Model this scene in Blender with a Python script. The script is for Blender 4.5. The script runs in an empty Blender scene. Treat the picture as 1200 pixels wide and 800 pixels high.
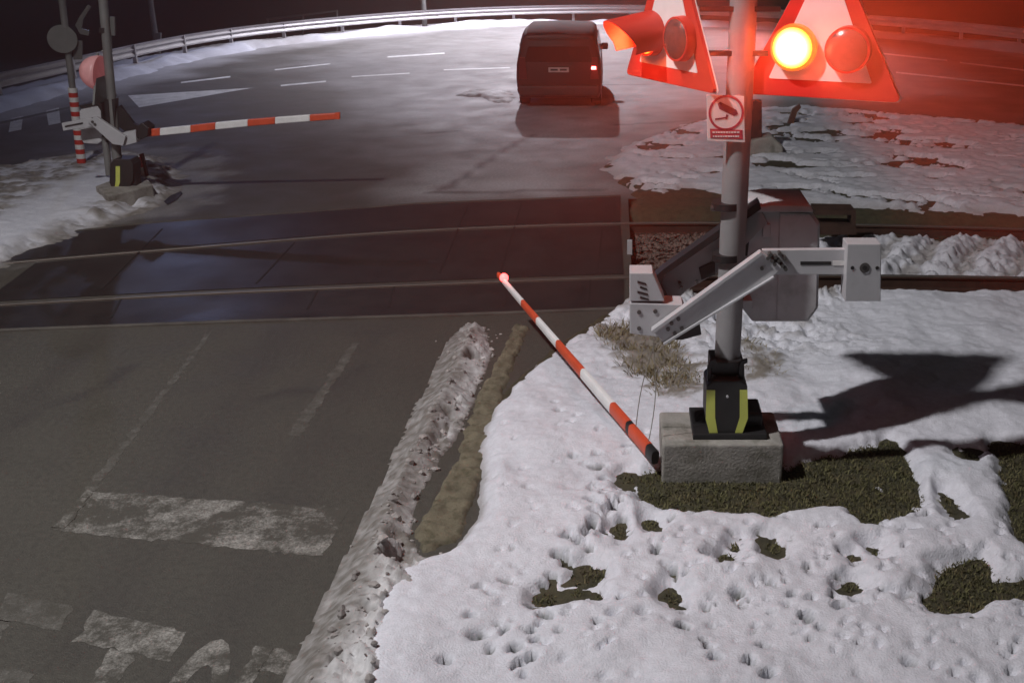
import bpy, bmesh, math, random
import numpy as np
from mathutils import Vector, Matrix
random.seed(7)
R = math.radians
sc = bpy.context.scene
col = sc.collection

# ------------------------------------------------------------------ camera, world, lights, exposure
F, CX, CY, CH, TH = 1300.0, 720.0, 400.0, 4.1, R(21.2)
cam = bpy.data.objects.new('camera', bpy.data.cameras.new('camera'))
col.objects.link(cam)
cam.location = (0, 0, CH)
cam.rotation_euler = (R(90) - TH, 0, 0)
cam.data.sensor_width = 36
cam.data.lens = F / 1200 * 36
cam.data.shift_x = (600 - CX) / 1200
cam.data.clip_end = 3000
sc.camera = cam

w = bpy.data.worlds.new('World'); sc.world = w; w.use_nodes = True
nt = w.node_tree
sky = nt.nodes.new('ShaderNodeTexSky'); sky.sky_type = 'NISHITA'; sky.sun_disc = False
sky.sun_elevation = R(2); sky.sun_rotation = R(230)
bg = nt.nodes['Background']; bg.inputs['Strength'].default_value = 0.006
nt.links.new(sky.outputs[0], bg.inputs[0])

def lamp(name, kind, loc, power, color, target=None, size=0.2, angle=None, blend=0.6, parent=None):
    d = bpy.data.lights.new(name, kind); d.energy = power; d.color = color
    if kind in ('POINT', 'SPOT'): d.shadow_soft_size = size
    if kind == 'SPOT': d.spot_size = R(angle); d.spot_blend = blend
    o = bpy.data.objects.new(name, d); col.objects.link(o); o.location = loc
    if target is not None:
        o.rotation_euler = (Vector(target) - Vector(loc)).to_track_quat('-Z', 'Y').to_euler()
    if parent:
        o.parent = parent; o.location = Vector(loc) - parent.location
    return o

# the road lamp that stands left of the lane, behind the camera's view
lamp('road_lamp_light', 'SPOT', (-6.5, 4.5, 12.0), 6100, (1.0, 0.97, 0.975), (-0.8, 11.2, 0), 0.22, 106, 1.0)

sc.view_settings.view_transform = 'Standard'
sc.view_settings.look = 'None'
sc.view_settings.exposure = 0.12
sc.view_settings.gamma = 1
sc.cycles.use_denoising = True
sc.cycles.max_bounces = 6
sc.cycles.volume_bounces = 0
sc.cycles.sample_clamp_indirect = 4

# ------------------------------------------------------------------ pixel -> world helpers (photo is 1200 x 800)
S_, C_ = math.sin(TH), math.cos(TH)
def P(x, y, z=0.0):
    u = (x - CX) / F; v = (CY - y) / F
    t = (CH - z) / (S_ - v * C_)
    return Vector((t * u, t * (C_ + v * S_), z))
def W(x, y, Y):
    v = (CY - y) / F
    t = Y / (C_ + v * S_)
    return Vector(((x - CX) / F * t, Y, CH + t * (-S_ + v * C_)))
def PP(pts, z=0.0): return [P(x, y, z) for x, y in pts]

# ------------------------------------------------------------------ noise
def _hash(ix, iy, seed):
    h = (ix.astype(np.int64) * 374761393 + iy.astype(np.int64) * 668265263 + seed * 974634777) & 0x7fffffff
    h = ((h ^ (h >> 13)) * 1274126177) & 0x7fffffff
    h = h ^ (h >> 16)
    return (h & 0xffff) / 65535.0
def vn(x, y, seed=0):
    ix = np.floor(x); iy = np.floor(y); fx = x - ix; fy = y - iy
    fx = fx * fx * fx * (fx * (fx * 6 - 15) + 10); fy = fy * fy * fy * (fy * (fy * 6 - 15) + 10)
    a = _hash(ix, iy, seed); b = _hash(ix + 1, iy, seed); c = _hash(ix, iy + 1, seed); d = _hash(ix + 1, iy + 1, seed)
    return (a * (1 - fx) + b * fx) * (1 - fy) + (c * (1 - fx) + d * fx) * fy
def fbm(x, y, s=1.0, o=4, seed=0):
    t = 0; a = 1; n = 0
    ca, sa = math.cos(0.6), math.sin(0.6)
    x = x * s; y = y * s
    for i in range(o):
        t = t + a * (vn(x, y, seed + i * 17) - 0.5); n += a; a *= 0.5
        x, y = (x * ca - y * sa) * 2.03 + 5.1, (x * sa + y * ca) * 2.03 + 1.7
    return t / n * 2
def sst(a, b, x):
    t = np.clip((x - a) / (b - a), 0, 1); return t * t * (3 - 2 * t)
def sdf(X, Y, poly):
    """signed distance, positive inside"""
    pts = [(p[0], p[1]) for p in poly]; n = len(pts)
    d = np.full(X.shape, 1e9); ins = np.zeros(X.shape, bool)
    for i in range(n):
        ax, ay = pts[i]; bx, by = pts[(i + 1) % n]
        ex, ey = bx - ax, by - ay
        L = ex * ex + ey * ey + 1e-12
        t = np.clip(((X - ax) * ex + (Y - ay) * ey) / L, 0, 1)
        d = np.minimum(d, np.hypot(X - ax - t * ex, Y - ay - t * ey))
        c = ((ay > Y) != (by > Y)) & (X < ex * (Y - ay) / (ey + (1e-12 if ey >= 0 else -1e-12)) + ax)
        ins ^= c
    return np.where(ins, d, -d)
def dline(X, Y, pts):
    d = np.full(X.shape, 1e9)
    for i in range(len(pts) - 1):
        ax, ay = pts[i][0], pts[i][1]; bx, by = pts[i + 1][0], pts[i + 1][1]
        ex, ey = bx - ax, by - ay
        t = np.clip(((X - ax) * ex + (Y - ay) * ey) / (ex * ex + ey * ey + 1e-12), 0, 1)
        d = np.minimum(d, np.hypot(X - ax - t * ex, Y - ay - t * ey))
    return d

# ------------------------------------------------------------------ materials
def mat(name, color, rough=0.6, metal=0.0, var=0.15, scale=8.0, bump=0.0, bscale=60.0, emit=None, estr=0.0, alpha=None, spec=None,
        rvar=0.0, dirt=None, dscale=3.0, damt=0.0):
    m = bpy.data.materials.new(name); m.use_nodes = True
    n = m.node_tree.nodes; l = m.node_tree.links; b = n['Principled BSDF']
    tc = n.new('ShaderNodeTexCoord')
    no = n.new('ShaderNodeTexNoise'); no.inputs['Scale'].default_value = scale; no.inputs['Detail'].default_value = 6
    l.new(tc.outputs['Object'], no.inputs['Vector'])
    mp = n.new('ShaderNodeMapRange'); mp.inputs[1].default_value = 0.25; mp.inputs[2].default_value = 0.75
    mp.inputs[3].default_value = 1 - var; mp.inputs[4].default_value = 1 + var
    l.new(no.outputs['Fac'], mp.inputs[0])
    mul = n.new('ShaderNodeVectorMath'); mul.operation = 'SCALE'; mul.inputs[0].default_value = color
    l.new(mp.outputs[0], mul.inputs['Scale'])
    out = mul.outputs[0]
    if dirt is not None:
        n2 = n.new('ShaderNodeTexNoise'); n2.inputs['Scale'].default_value = dscale; n2.inputs['Detail'].default_value = 8
        n2.inputs['Roughness'].default_value = 0.65
        l.new(tc.outputs['Object'], n2.inputs['Vector'])
        r2 = n.new('ShaderNodeMapRange'); r2.inputs[1].default_value = 0.48; r2.inputs[2].default_value = 0.68
        r2.inputs[4].default_value = damt
        l.new(n2.outputs['Fac'], r2.inputs[0])
        mx = n.new('ShaderNodeMix'); mx.data_type = 'RGBA'
        l.new(r2.outputs[0], mx.inputs['Factor']); l.new(out, mx.inputs['A']); mx.inputs['B'].default_value = (*dirt, 1)
        out = mx.outputs['Result']
    l.new(out, b.inputs['Base Color'])
    b.inputs['Roughness'].default_value = rough; b.inputs['Metallic'].default_value = metal
    if rvar:
        r3 = n.new('ShaderNodeMapRange'); r3.inputs[1].default_value = 0.3; r3.inputs[2].default_value = 0.7
        r3.inputs[3].default_value = rough - rvar; r3.inputs[4].default_value = rough + rvar
        n4 = n.new('ShaderNodeTexNoise'); n4.inputs['Scale'].default_value = scale * 0.37; n4.inputs['Detail'].default_value = 5
        l.new(tc.outputs['Object'], n4.inputs['Vector']); l.new(n4.outputs['Fac'], r3.inputs[0])
        l.new(r3.outputs[0], b.inputs['Roughness'])
    if spec is not None: b.inputs['Specular IOR Level'].default_value = spec
    if bump:
        n3 = n.new('ShaderNodeTexNoise'); n3.inputs['Scale'].default_value = bscale; n3.inputs['Detail'].default_value = 4
        l.new(tc.outputs['Object'], n3.inputs['Vector'])
        bp = n.new('ShaderNodeBump'); bp.inputs['Strength'].default_value = bump; bp.inputs['Distance'].default_value = 0.01
        l.new(n3.outputs['Fac'], bp.inputs['Height']); l.new(bp.outputs[0], b.inputs['Normal'])
    if emit is not None:
        b.inputs['Emission Color'].default_value = (*emit, 1); b.inputs['Emission Strength'].default_value = estr
    return m

def attr_mat(name, a_col, b_col, attr, rough_a=0.6, rough_b=0.6, var=0.12, scale=12, bump=0.3, bscale=50, c_col=None, attr2=None, rvar=0.0):
    """a_col where attribute is 0, b_col where 1 (attribute = what the surface is made of), c_col by a second attribute"""
    m = mat(name, (1, 1, 1), 0.6, var=var, scale=scale, bump=bump, bscale=bscale)
    n = m.node_tree.nodes; l = m.node_tree.links; b = n['Principled BSDF']
    base = b.inputs['Base Color'].links[0].from_socket
    at = n.new('ShaderNodeAttribute'); at.attribute_name = attr
    mx = n.new('ShaderNodeMix'); mx.data_type = 'RGBA'
    mx.inputs['A'].default_value = (*a_col, 1); mx.inputs['B'].default_value = (*b_col, 1)
    l.new(at.outputs['Fac'], mx.inputs['Factor'])
    out = mx.outputs['Result']
    if c_col is not None:
        a2 = n.new('ShaderNodeAttribute'); a2.attribute_name = attr2
        m2 = n.new('ShaderNodeMix'); m2.data_type = 'RGBA'
        l.new(a2.outputs['Fac'], m2.inputs['Factor']); l.new(out, m2.inputs['A']); m2.inputs['B'].default_value = (*c_col, 1)
        out = m2.outputs['Result']
    mu = n.new('ShaderNodeVectorMath'); mu.operation = 'MULTIPLY'
    l.new(base, mu.inputs[0]); l.new(out, mu.inputs[1]); l.new(mu.outputs[0], b.inputs['Base Color'])
    mr = n.new('ShaderNodeMapRange'); mr.inputs[3].default_value = rough_a; mr.inputs[4].default_value = rough_b
    l.new(at.outputs['Fac'], mr.inputs[0])
    out = mr.outputs[0]
    if rvar:
        tc = [x for x in n if x.type == 'TEX_COORD'][0]
        nz = n.new('ShaderNodeTexNoise'); nz.inputs['Scale'].default_value = 1.3; nz.inputs['Detail'].default_value = 6
        l.new(tc.outputs['Object'], nz.inputs['Vector'])
        r3 = n.new('ShaderNodeMapRange'); r3.inputs[1].default_value = .3; r3.inputs[2].default_value = .7
        r3.inputs[3].default_value = -rvar; r3.inputs[4].default_value = rvar
        l.new(nz.outputs['Fac'], r3.inputs[0])
        ad = n.new('ShaderNodeMath'); ad.operation = 'ADD'; ad.use_clamp = True
        l.new(out, ad.inputs[0]); l.new(r3.outputs[0], ad.inputs[1]); out = ad.outputs[0]
    l.new(out, b.inputs['Roughness'])
    return m

def worn_mat(name, color, under, lo, hi, scale=5.0):
    """road paint scuffed down to the asphalt"""
    m = mat(name, (1, 1, 1), 0.7, var=0.1, scale=30, bump=0.3, bscale=120)
    n = m.node_tree.nodes; l = m.node_tree.links; b = n['Principled BSDF']
    tc = [x for x in n if x.type == 'TEX_COORD'][0]
    base = b.inputs['Base Color'].links[0].from_socket
    n1 = n.new('ShaderNodeTexNoise'); n1.inputs['Scale'].default_value = scale; n1.inputs['Detail'].default_value = 12
    n1.inputs['Roughness'].default_value = 0.82
    l.new(tc.outputs['Object'], n1.inputs['Vector'])
    r = n.new('ShaderNodeMapRange'); r.inputs[1].default_value = lo; r.inputs[2].default_value = hi
    l.new(n1.outputs['Fac'], r.inputs[0])
    n2 = n.new('ShaderNodeTexNoise'); n2.inputs['Scale'].default_value = 60; n2.inputs['Detail'].default_value = 3
    l.new(tc.outputs['Object'], n2.inputs['Vector'])
    r2 = n.new('ShaderNodeMapRange'); r2.inputs[1].default_value = .38; r2.inputs[2].default_value = .55; r2.inputs[3].default_value = .45
    l.new(n2.outputs['Fac'], r2.inputs[0])
    mm = n.new('ShaderNodeMath'); mm.operation = 'MULTIPLY'
    l.new(r.outputs[0], mm.inputs[0]); l.new(r2.outputs[0], mm.inputs[1])
    mx = n.new('ShaderNodeMix'); mx.data_type = 'RGBA'
    mx.inputs['A'].default_value = (*under, 1); mx.inputs['B'].default_value = (*color, 1)
    l.new(mm.outputs[0], mx.inputs['Factor'])
    mu = n.new('ShaderNodeVectorMath'); mu.operation = 'MULTIPLY'
    l.new(base, mu.inputs[0]); l.new(mx.outputs['Result'], mu.inputs[1]); l.new(mu.outputs[0], b.inputs['Base Color'])
    return m

ASPH = (0.058, 0.055, 0.045)
M = {}
M['asphalt'] = attr_mat('asphalt', ASPH, (0.42, 0.415, 0.43), 'frost_and_glow', 0.66, 0.78, var=0.22, scale=22, bump=0.6, bscale=70,
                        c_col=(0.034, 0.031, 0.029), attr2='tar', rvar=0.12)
M['snow'] = attr_mat('snow', (0.66, 0.67, 0.73), (0.16, 0.135, 0.10), 'dirt', 0.65, 0.8, var=0.09, scale=26, bump=0.7, bscale=75,
                     c_col=(0.045, 0.048, 0.022), attr2='grass')
M['bank'] = attr_mat('ploughed_snow', (0.57, 0.57, 0.58), (0.12, 0.108, 0.092), 'dirt', 0.7, 0.85, var=0.18, scale=14, bump=0.7, bscale=40)
M['earth'] = mat('wet_earth', (0.045, 0.042, 0.022), 0.9, var=0.5, scale=14, bump=0.9, bscale=70, dirt=(0.07, 0.055, 0.03), dscale=6, damt=0.8)
M['darkearth'] = mat('dark_earth', (0.02, 0.019, 0.016), 0.95, var=0.4, scale=2)
M['grass'] = mat('winter_grass', (0.115, 0.110, 0.046), 0.85, var=0.6, scale=30, dirt=(0.15, 0.115, 0.06), dscale=7, damt=0.85)
M['drygrass'] = mat('dry_grass', (0.22, 0.185, 0.10), 0.85, var=0.4, scale=12)
M['kerb'] = mat('weathered_kerb', (0.14, 0.125, 0.085), 0.9, var=0.35, scale=7, bump=0.8, bscale=40, dirt=(0.055, 0.052, 0.028), dscale=11, damt=0.9)
M['kerbdark'] = mat('grimy_edging', (0.075, 0.07, 0.06), 0.9, var=0.4, scale=3)
M['panel'] = mat('crossing_panel', (0.020, 0.0185, 0.0185), 0.66, var=0.35, scale=2.2, bump=0.25, bscale=60, rvar=0.1, spec=0.25, dirt=(0.028, 0.025, 0.024), dscale=1.5, damt=0.8)
_n = M['panel'].node_tree.nodes; _l = M['panel'].node_tree.links      # wet, smoother slabs towards the left end
_sx = _n.new('ShaderNodeSeparateXYZ'); _tc = [x for x in _n if x.type == 'TEX_COORD'][0]; _l.new(_tc.outputs['Object'], _sx.inputs[0])
_mr = _n.new('ShaderNodeMapRange'); _mr.inputs[1].default_value = -4.3; _mr.inputs[2].default_value = -2.8; _mr.inputs[3].default_value = -.17; _mr.inputs[4].default_value = 0
_l.new(_sx.outputs['X'], _mr.inputs[0]); _ad = _n.new('ShaderNodeMath'); _ad.operation = 'ADD'
_b = _n['Principled BSDF']; _l.new(_b.inputs['Roughness'].links[0].from_socket, _ad.inputs[0]); _l.new(_mr.outputs[0], _ad.inputs[1]); _l.new(_ad.outputs[0], _b.inputs['Roughness'])
M['joint'] = mat('panel_joint', (0.008, 0.008, 0.008), 0.8)
M['rail'] = mat('rusty_rail', (0.055, 0.028, 0.02), 0.7, 0.3, var=0.4, scale=8, bump=0.3)
M['railtop'] = mat('worn_rail_head', (0.15, 0.135, 0.12), 0.5, 0.6, var=0.1)
M['ballast'] = mat('ballast_bed', (0.06, 0.035, 0.026), 0.9, var=0.6, scale=16, bump=1.0, bscale=30)
M['stone'] = mat('ballast_stone', (0.13, 0.09, 0.075), 0.85, var=0.5, scale=4)
M['galv'] = mat('galvanised_steel', (0.48, 0.48, 0.50), 0.5, 0.1, var=0.10, scale=5, bump=0.05, rvar=0.08)
M['greypaint'] = mat('grey_painted_steel', (0.36, 0.36, 0.375), 0.5, 0.1, var=0.08, scale=4, dirt=(0.24, 0.22, 0.21), dscale=3, damt=0.5)
M['cabinet'] = mat('grey_cabinet_paint', (0.50, 0.50, 0.52), 0.5, 0.0, var=0.08, scale=3, dirt=(0.18, 0.165, 0.155), dscale=2.5, damt=0.6)
M['pole'] = mat('grey_pole', (0.27, 0.265, 0.27), 0.55, 0.2, var=0.12, scale=6)
M['farpole'] = mat('dull_pole', (0.22, 0.225, 0.22), 0.5, 0.3, var=0.15, scale=5)
M['dark'] = mat('dark_metal', (0.022, 0.021, 0.022), 0.5, 0.2, var=0.2)
M['black'] = mat('black_plastic', (0.018, 0.017, 0.017), 0.55, var=0.25, scale=10)
M['bolt'] = mat('bolt_steel', (0.12, 0.115, 0.11), 0.45, 0.6)
M['yellow'] = mat('yellow_reflective', (0.58, 0.62, 0.13), 0.55, var=0.07)
M['concrete'] = mat('concrete', (0.30, 0.285, 0.26), 0.88, var=0.22, scale=6, bump=0.6, bscale=45, dirt=(0.09, 0.085, 0.06), dscale=4, damt=0.85)
M['red'] = mat('sign_red', (0.52, 0.035, 0.025), 0.45, var=0.06)
M['boomred'] = mat('boom_red', (0.62, 0.085, 0.035), 0.45, var=0.12, scale=9)
M['white'] = mat('white_sheeting', (0.72, 0.71, 0.70), 0.5, var=0.06)
M['boomwhite'] = mat('boom_white', (0.78, 0.78, 0.78), 0.45, var=0.08, scale=9)
M['signback'] = mat('sign_back', (0.16, 0.165, 0.16), 0.5, 0.4, var=0.1)
M['paint'] = worn_mat('worn_road_paint', (0.44, 0.43, 0.40), ASPH, 0.47, 0.70, 2.6)
M['fade'] = worn_mat('faded_road_paint', (0.16, 0.155, 0.142), ASPH, 0.45, 0.70, 6)
M['goodpaint'] = mat('road_paint', (0.62, 0.62, 0.62), 0.65, var=0.15, scale=5, dirt=(0.3, 0.3, 0.3), dscale=3, damt=0.6)
M['guard'] = mat('guard_rail_steel', (0.42, 0.41, 0.42), 0.5, 0.3, var=0.12, scale=2)
M['vanpaint'] = mat('dark_van_paint', (0.016, 0.010, 0.010), 0.5, 0.0, var=0.15, scale=3)
M['vanroof'] = mat('lighter_van_roof', (0.040, 0.038, 0.033), 0.85, 0.0, var=0.3, scale=3)
M['glass'] = mat('dark_glass', (0.008, 0.006, 0.006), 0.2)
M['tyre'] = mat('tyre', (0.012, 0.012, 0.012), 0.85)
M['plate'] = mat('number_plate', (0.42, 0.40, 0.38), 0.5)
M['lampdim'] = mat('unlit_lens', (0.12, 0.055, 0.05), 0.25, var=0.15, scale=30)
M['tail'] = mat('tail_light', (0.5, 0.03, 0.02), 0.3, emit=(1.0, 0.16, 0.15), estr=9)
M['taildim'] = mat('unlit_tail_light', (0.10, 0.012, 0.012), 0.3)
M['tiplight'] = mat('boom_lamp', (0.8, 0.1, 0.08), 0.3, emit=(1.0, 0.06, 0.06), estr=7)
M['dome'] = mat('glowing_pink_dome', (0.62, 0.40, 0.40), 0.4, emit=(1.0, 0.16, 0.17), estr=0.10)
M['bulb'] = mat('street_lamp_glass', (0.9, 0.9, 0.9), 0.3, emit=(0.85, 0.88, 1.0), estr=30)
M['cable'] = mat('bare_cable', (0.28, 0.26, 0.22), 0.6)
M['water'] = mat('puddle_ice', (0.03, 0.035, 0.045), 0.08)
M['signpurple'] = mat('sign_print', (0.16, 0.03, 0.06), 0.5)
M['signred'] = mat('sign_print_red', (0.42, 0.04, 0.07), 0.5)
M['brownpost'] = mat('brown_post', (0.13, 0.05, 0.035), 0.7, var=0.3)

# lens that glows hottest in its middle
def lens_mat(name):
    m = bpy.data.materials.new(name); m.use_nodes = True
    n = m.node_tree.nodes; l = m.node_tree.links; b = n['Principled BSDF']
    b.inputs['Base Color'].default_value = (0.5, 0.05, 0.03, 1)
    at = n.new('ShaderNodeAttribute'); at.attribute_name = 'core'
    mx = n.new('ShaderNodeMix'); mx.data_type = 'RGBA'
    mx.inputs['A'].default_value = (1.0, .20, .01, 1); mx.inputs['B'].default_value = (1.0, .62, .22, 1)
    l.new(at.outputs['Fac'], mx.inputs['Factor']); l.new(mx.outputs['Result'], b.inputs['Emission Color'])
    mr = n.new('ShaderNodeMapRange'); mr.inputs[3].default_value = 3.5; mr.inputs[4].default_value = 24
    l.new(at.outputs['Fac'], mr.inputs[0]); l.new(mr.outputs[0], b.inputs['Emission Strength'])
    return m
M['lens'] = lens_mat('lit_red_lens')
M['glarerim'] = mat('glare_lens_rim', (0.5, 0.05, 0.02), 0.4, emit=(1.0, 0.12, 0.01), estr=1.6)  # ring round the lit lens, made to glow to imitate its glare

# ------------------------------------------------------------------ mesh helpers
class MB:
    def __init__(self): self.v = []; self.f = []
    def poly(self, pts, ext):
        """prism from a polygon and an extrusion vector"""
        n = len(pts); b = len(self.v); ext = Vector(ext)
        self.v += [Vector(p) for p in pts] + [Vector(p) + ext for p in pts]
        self.f.append(tuple(range(b, b + n))); self.f.append(tuple(range(b + 2 * n - 1, b + n - 1, -1)))
        for i in range(n):
            j = (i + 1) % n
            self.f.append((b + i, b + n + i, b + n + j, b + j))
        return self
    def px(self, pts, Y, depth):
        return self.poly([W(x, y, Y) for x, y in pts], (0, depth, 0))
    def box(self, c, s, rot=None):
        c = Vector(c); hx, hy, hz = s[0] / 2, s[1] / 2, s[2] / 2
        q = [Vector((x, y, -hz)) for x, y in ((-hx, -hy), (hx, -hy), (hx, hy), (-hx, hy))]
        e = Vector((0, 0, s[2]))
        if rot is not None: q = [rot @ p for p in q]; e = rot @ e
        return self.poly([p + c for p in q], e)
    def tube(self, a, b, r, r2=None, seg=16, cap=True):
        a = Vector(a); b = Vector(b); r2 = r if r2 is None else r2
        d = (b - a).normalized(); u = d.orthogonal().normalized(); w_ = d.cross(u)
        k = len(self.v)
        for p, rr in ((a, r), (b, r2)):
            for i in range(seg):
                t = 2 * math.pi * i / seg
                self.v.append(p + rr * (math.cos(t) * u + math.sin(t) * w_))
        for i in range(seg):
            j = (i + 1) % seg
            self.f.append((k + i, k + j, k + seg + j, k + seg + i))
        if cap:
            self.f.append(tuple(range(k + seg - 1, k - 1, -1))); self.f.append(tuple(range(k + seg, k + 2 * seg)))
        return self
    def path(self, pts, r, seg=8):
        for a, b in zip(pts[:-1], pts[1:]): self.tube(a, b, r, seg=seg)
        return self
    def sweep(self, prof, pts):
        """profile of (side, z) offsets swept along a ground path"""
        k = len(self.v); n = len(prof)
        for i, p in enumerate(pts):
            a = pts[max(i - 1, 0)]; b = pts[min(i + 1, len(pts) - 1)]
            d = Vector((b[0] - a[0], b[1] - a[1], 0)).normalized(); s = Vector((-d.y, d.x, 0))
            for o, z in prof: self.v.append(Vector(p) + s * o + Vector((0, 0, z)))
        for i in range(len(pts) - 1):
            for j in range(n):
                j2 = (j + 1) % n
                self.f.append((k + i * n + j, k + i * n + j2, k + (i + 1) * n + j2, k + (i + 1) * n + j))
        self.f.append(tuple(range(k + n - 1, k - 1, -1))); e = k + (len(pts) - 1) * n
        self.f.append(tuple(range(e, e + n)))
        return self
    def build(self, name, m, parent=None, bevel=0.0, smooth=False, segs=2):
        off = parent_world(parent)
        me = bpy.data.meshes.new(name)
        me.from_pydata([tuple(v - off) for v in self.v], [], self.f)
        bm = bmesh.new(); bm.from_mesh(me); bmesh.ops.recalc_face_normals(bm, faces=bm.faces); bm.to_mesh(me); bm.free()
        me.materials.append(M[m] if isinstance(m, str) else m)
        o = bpy.data.objects.new(name, me); col.objects.link(o)
        if parent: o.parent = parent
        if bevel:
            b = o.modifiers.new('bevel', 'BEVEL'); b.width = bevel; b.segments = segs; b.limit_method = 'ANGLE'; b.angle_limit = R(35)
        if smooth:
            for p in me.polygons: p.use_smooth = True
            try: me.set_sharp_from_angle(angle=R(40))
            except Exception: pass
        return o
def parent_world(p):
    v = Vector((0, 0, 0))
    while p is not None: v = v + p.location; p = p.parent
    return v
def tag(o, label=None, cat=None, group=None, kind=None):
    if label: o['label'] = label
    if cat: o['category'] = cat
    if group: o['group'] = group
    if kind: o['kind'] = kind
    return o
def thing(name, loc, label, cat, group=None):
    o = bpy.data.objects.new(name, None); col.objects.link(o); o.location = loc; o.empty_display_size = 0.2
    return tag(o, label, cat, group)

def grid(name, x0, x1, y0, y1, res, fn, m, keep=None, kind='structure'):
    nx = int((x1 - x0) / res) + 1; ny = int((y1 - y0) / res) + 1
    X, Y = np.meshgrid(np.linspace(x0, x1, nx), np.linspace(y0, y1, ny))
    Z, attrs = fn(X, Y)
    idx = np.arange(nx * ny).reshape(ny, nx)
    q = np.stack([idx[:-1, :-1], idx[:-1, 1:], idx[1:, 1:], idx[1:, :-1]], -1).reshape(-1, 4)
    if keep is not None:
        k = keep(X, Y, Z).reshape(-1)
        q = q[k[q].any(1)]
        used = np.unique(q); remap = np.full(nx * ny, -1); remap[used] = np.arange(len(used)); q = remap[q]
    else: used = np.arange(nx * ny)
    co = np.stack([X.reshape(-1)[used], Y.reshape(-1)[used], Z.reshape(-1)[used]], -1).astype(np.float32)
    me = bpy.data.meshes.new(name)
    me.vertices.add(len(co)); me.vertices.foreach_set('co', co.reshape(-1))
    me.loops.add(q.size); me.loops.foreach_set('vertex_index', q.reshape(-1).astype(np.int32))
    me.polygons.add(len(q)); me.polygons.foreach_set('loop_start', (np.arange(len(q)) * 4).astype(np.int32))
    me.polygons.foreach_set('loop_total', np.full(len(q), 4, np.int32))
    me.update(calc_edges=True); me.validate()
    me.polygons.foreach_set('use_smooth', np.ones(len(q), bool))
    for k_, a in attrs.items():
        at = me.attributes.new(k_, 'FLOAT', 'POINT')
        at.data.foreach_set('value', np.clip(a.reshape(-1)[used], 0, 1).astype(np.float32))
    me.materials.append(M[m])
    o = bpy.data.objects.new(name, me); col.objects.link(o); o['kind'] = kind
    return o

def ragged(pts, amp, step, seed):
    rg = random.Random(seed); out = []
    for i, a in enumerate(pts):
        c = pts[(i + 1) % len(pts)]; L = (c - a).length; k = max(1, int(L / step))
        for q in range(k):
            p = a.lerp(c, q / k); d = Vector((-(c - a).y, (c - a).x, 0)).normalized()
            out.append(p + d * rg.gauss(0, amp))
    return out
def sheet(b, pts):
    k = len(b.v); b.v += list(pts); b.f.append(tuple(range(k, k + len(pts))))
def flat(name, px, z, m, kind='structure', parent=None):
    b = MB(); pts = PP(px, z)
    if m in ('paint', 'fade'): pts = ragged(pts, .012, .045, len(px) + int(px[0][0]))
    sheet(b, pts)
    o = b.build(name, m, parent)
    if kind: o['kind'] = kind
    return o

# ------------------------------------------------------------------ lines of the track (photo pixels of the rail heads)
def rail_path(px, z=0.015):
    pts = [P(x, y, z) for x, y in px]
    # refine with a smooth curve through the points
    out = []
    for i in range(len(pts) - 1):
        p0 = pts[max(i - 1, 0)]; p1 = pts[i]; p2 = pts[i + 1]; p3 = pts[min(i + 2, len(pts) - 1)]
        for k in range(6):
            t = k / 6
            out.append(0.5 * ((2 * p1) + (p2 - p0) * t + (2 * p0 - 5 * p1 + 4 * p2 - p3) * t * t + (3 * p1 - p0 - 3 * p2 + p3) * t ** 3))
    out.append(pts[-1]); return out
NEAR_RAIL = rail_path([(-260, 371), (0, 356), (240, 343), (480, 333), (735, 324), (960, 322), (1200, 325), (1460, 332)])
FAR_RAIL = rail_path([(-260, 333), (0, 308), (240, 288), (480, 270), (735, 261), (960, 262), (1200, 268), (1460, 280)])
def track_y(X, path):
    return np.interp(X, [p.x for p in path], [p.y for p in path])
def base_z(X, Y):
    """natural level of the verges: kerb height, dropping to the track bed right of the crossing"""
    yn = track_y(X, NEAR_RAIL); yf = track_y(X, FAR_RAIL)
    dn = yn - Y; df = Y - yf
    d = np.maximum(dn, df)                      # <0 between the rails
    z = -0.175 + 0.225 * sst(0.08, 0.75, d)
    return z

# ------------------------------------------------------------------ ground and roads
def far_ground(X, Y):
    return -0.35 + 0.25 * fbm(X, Y, 0.05, 3, 3) * sst(45, 90, np.hypot(X, Y)), {}
grid('ground', -180, 180, -80, 360, 4, far_ground, 'darkearth')

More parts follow.
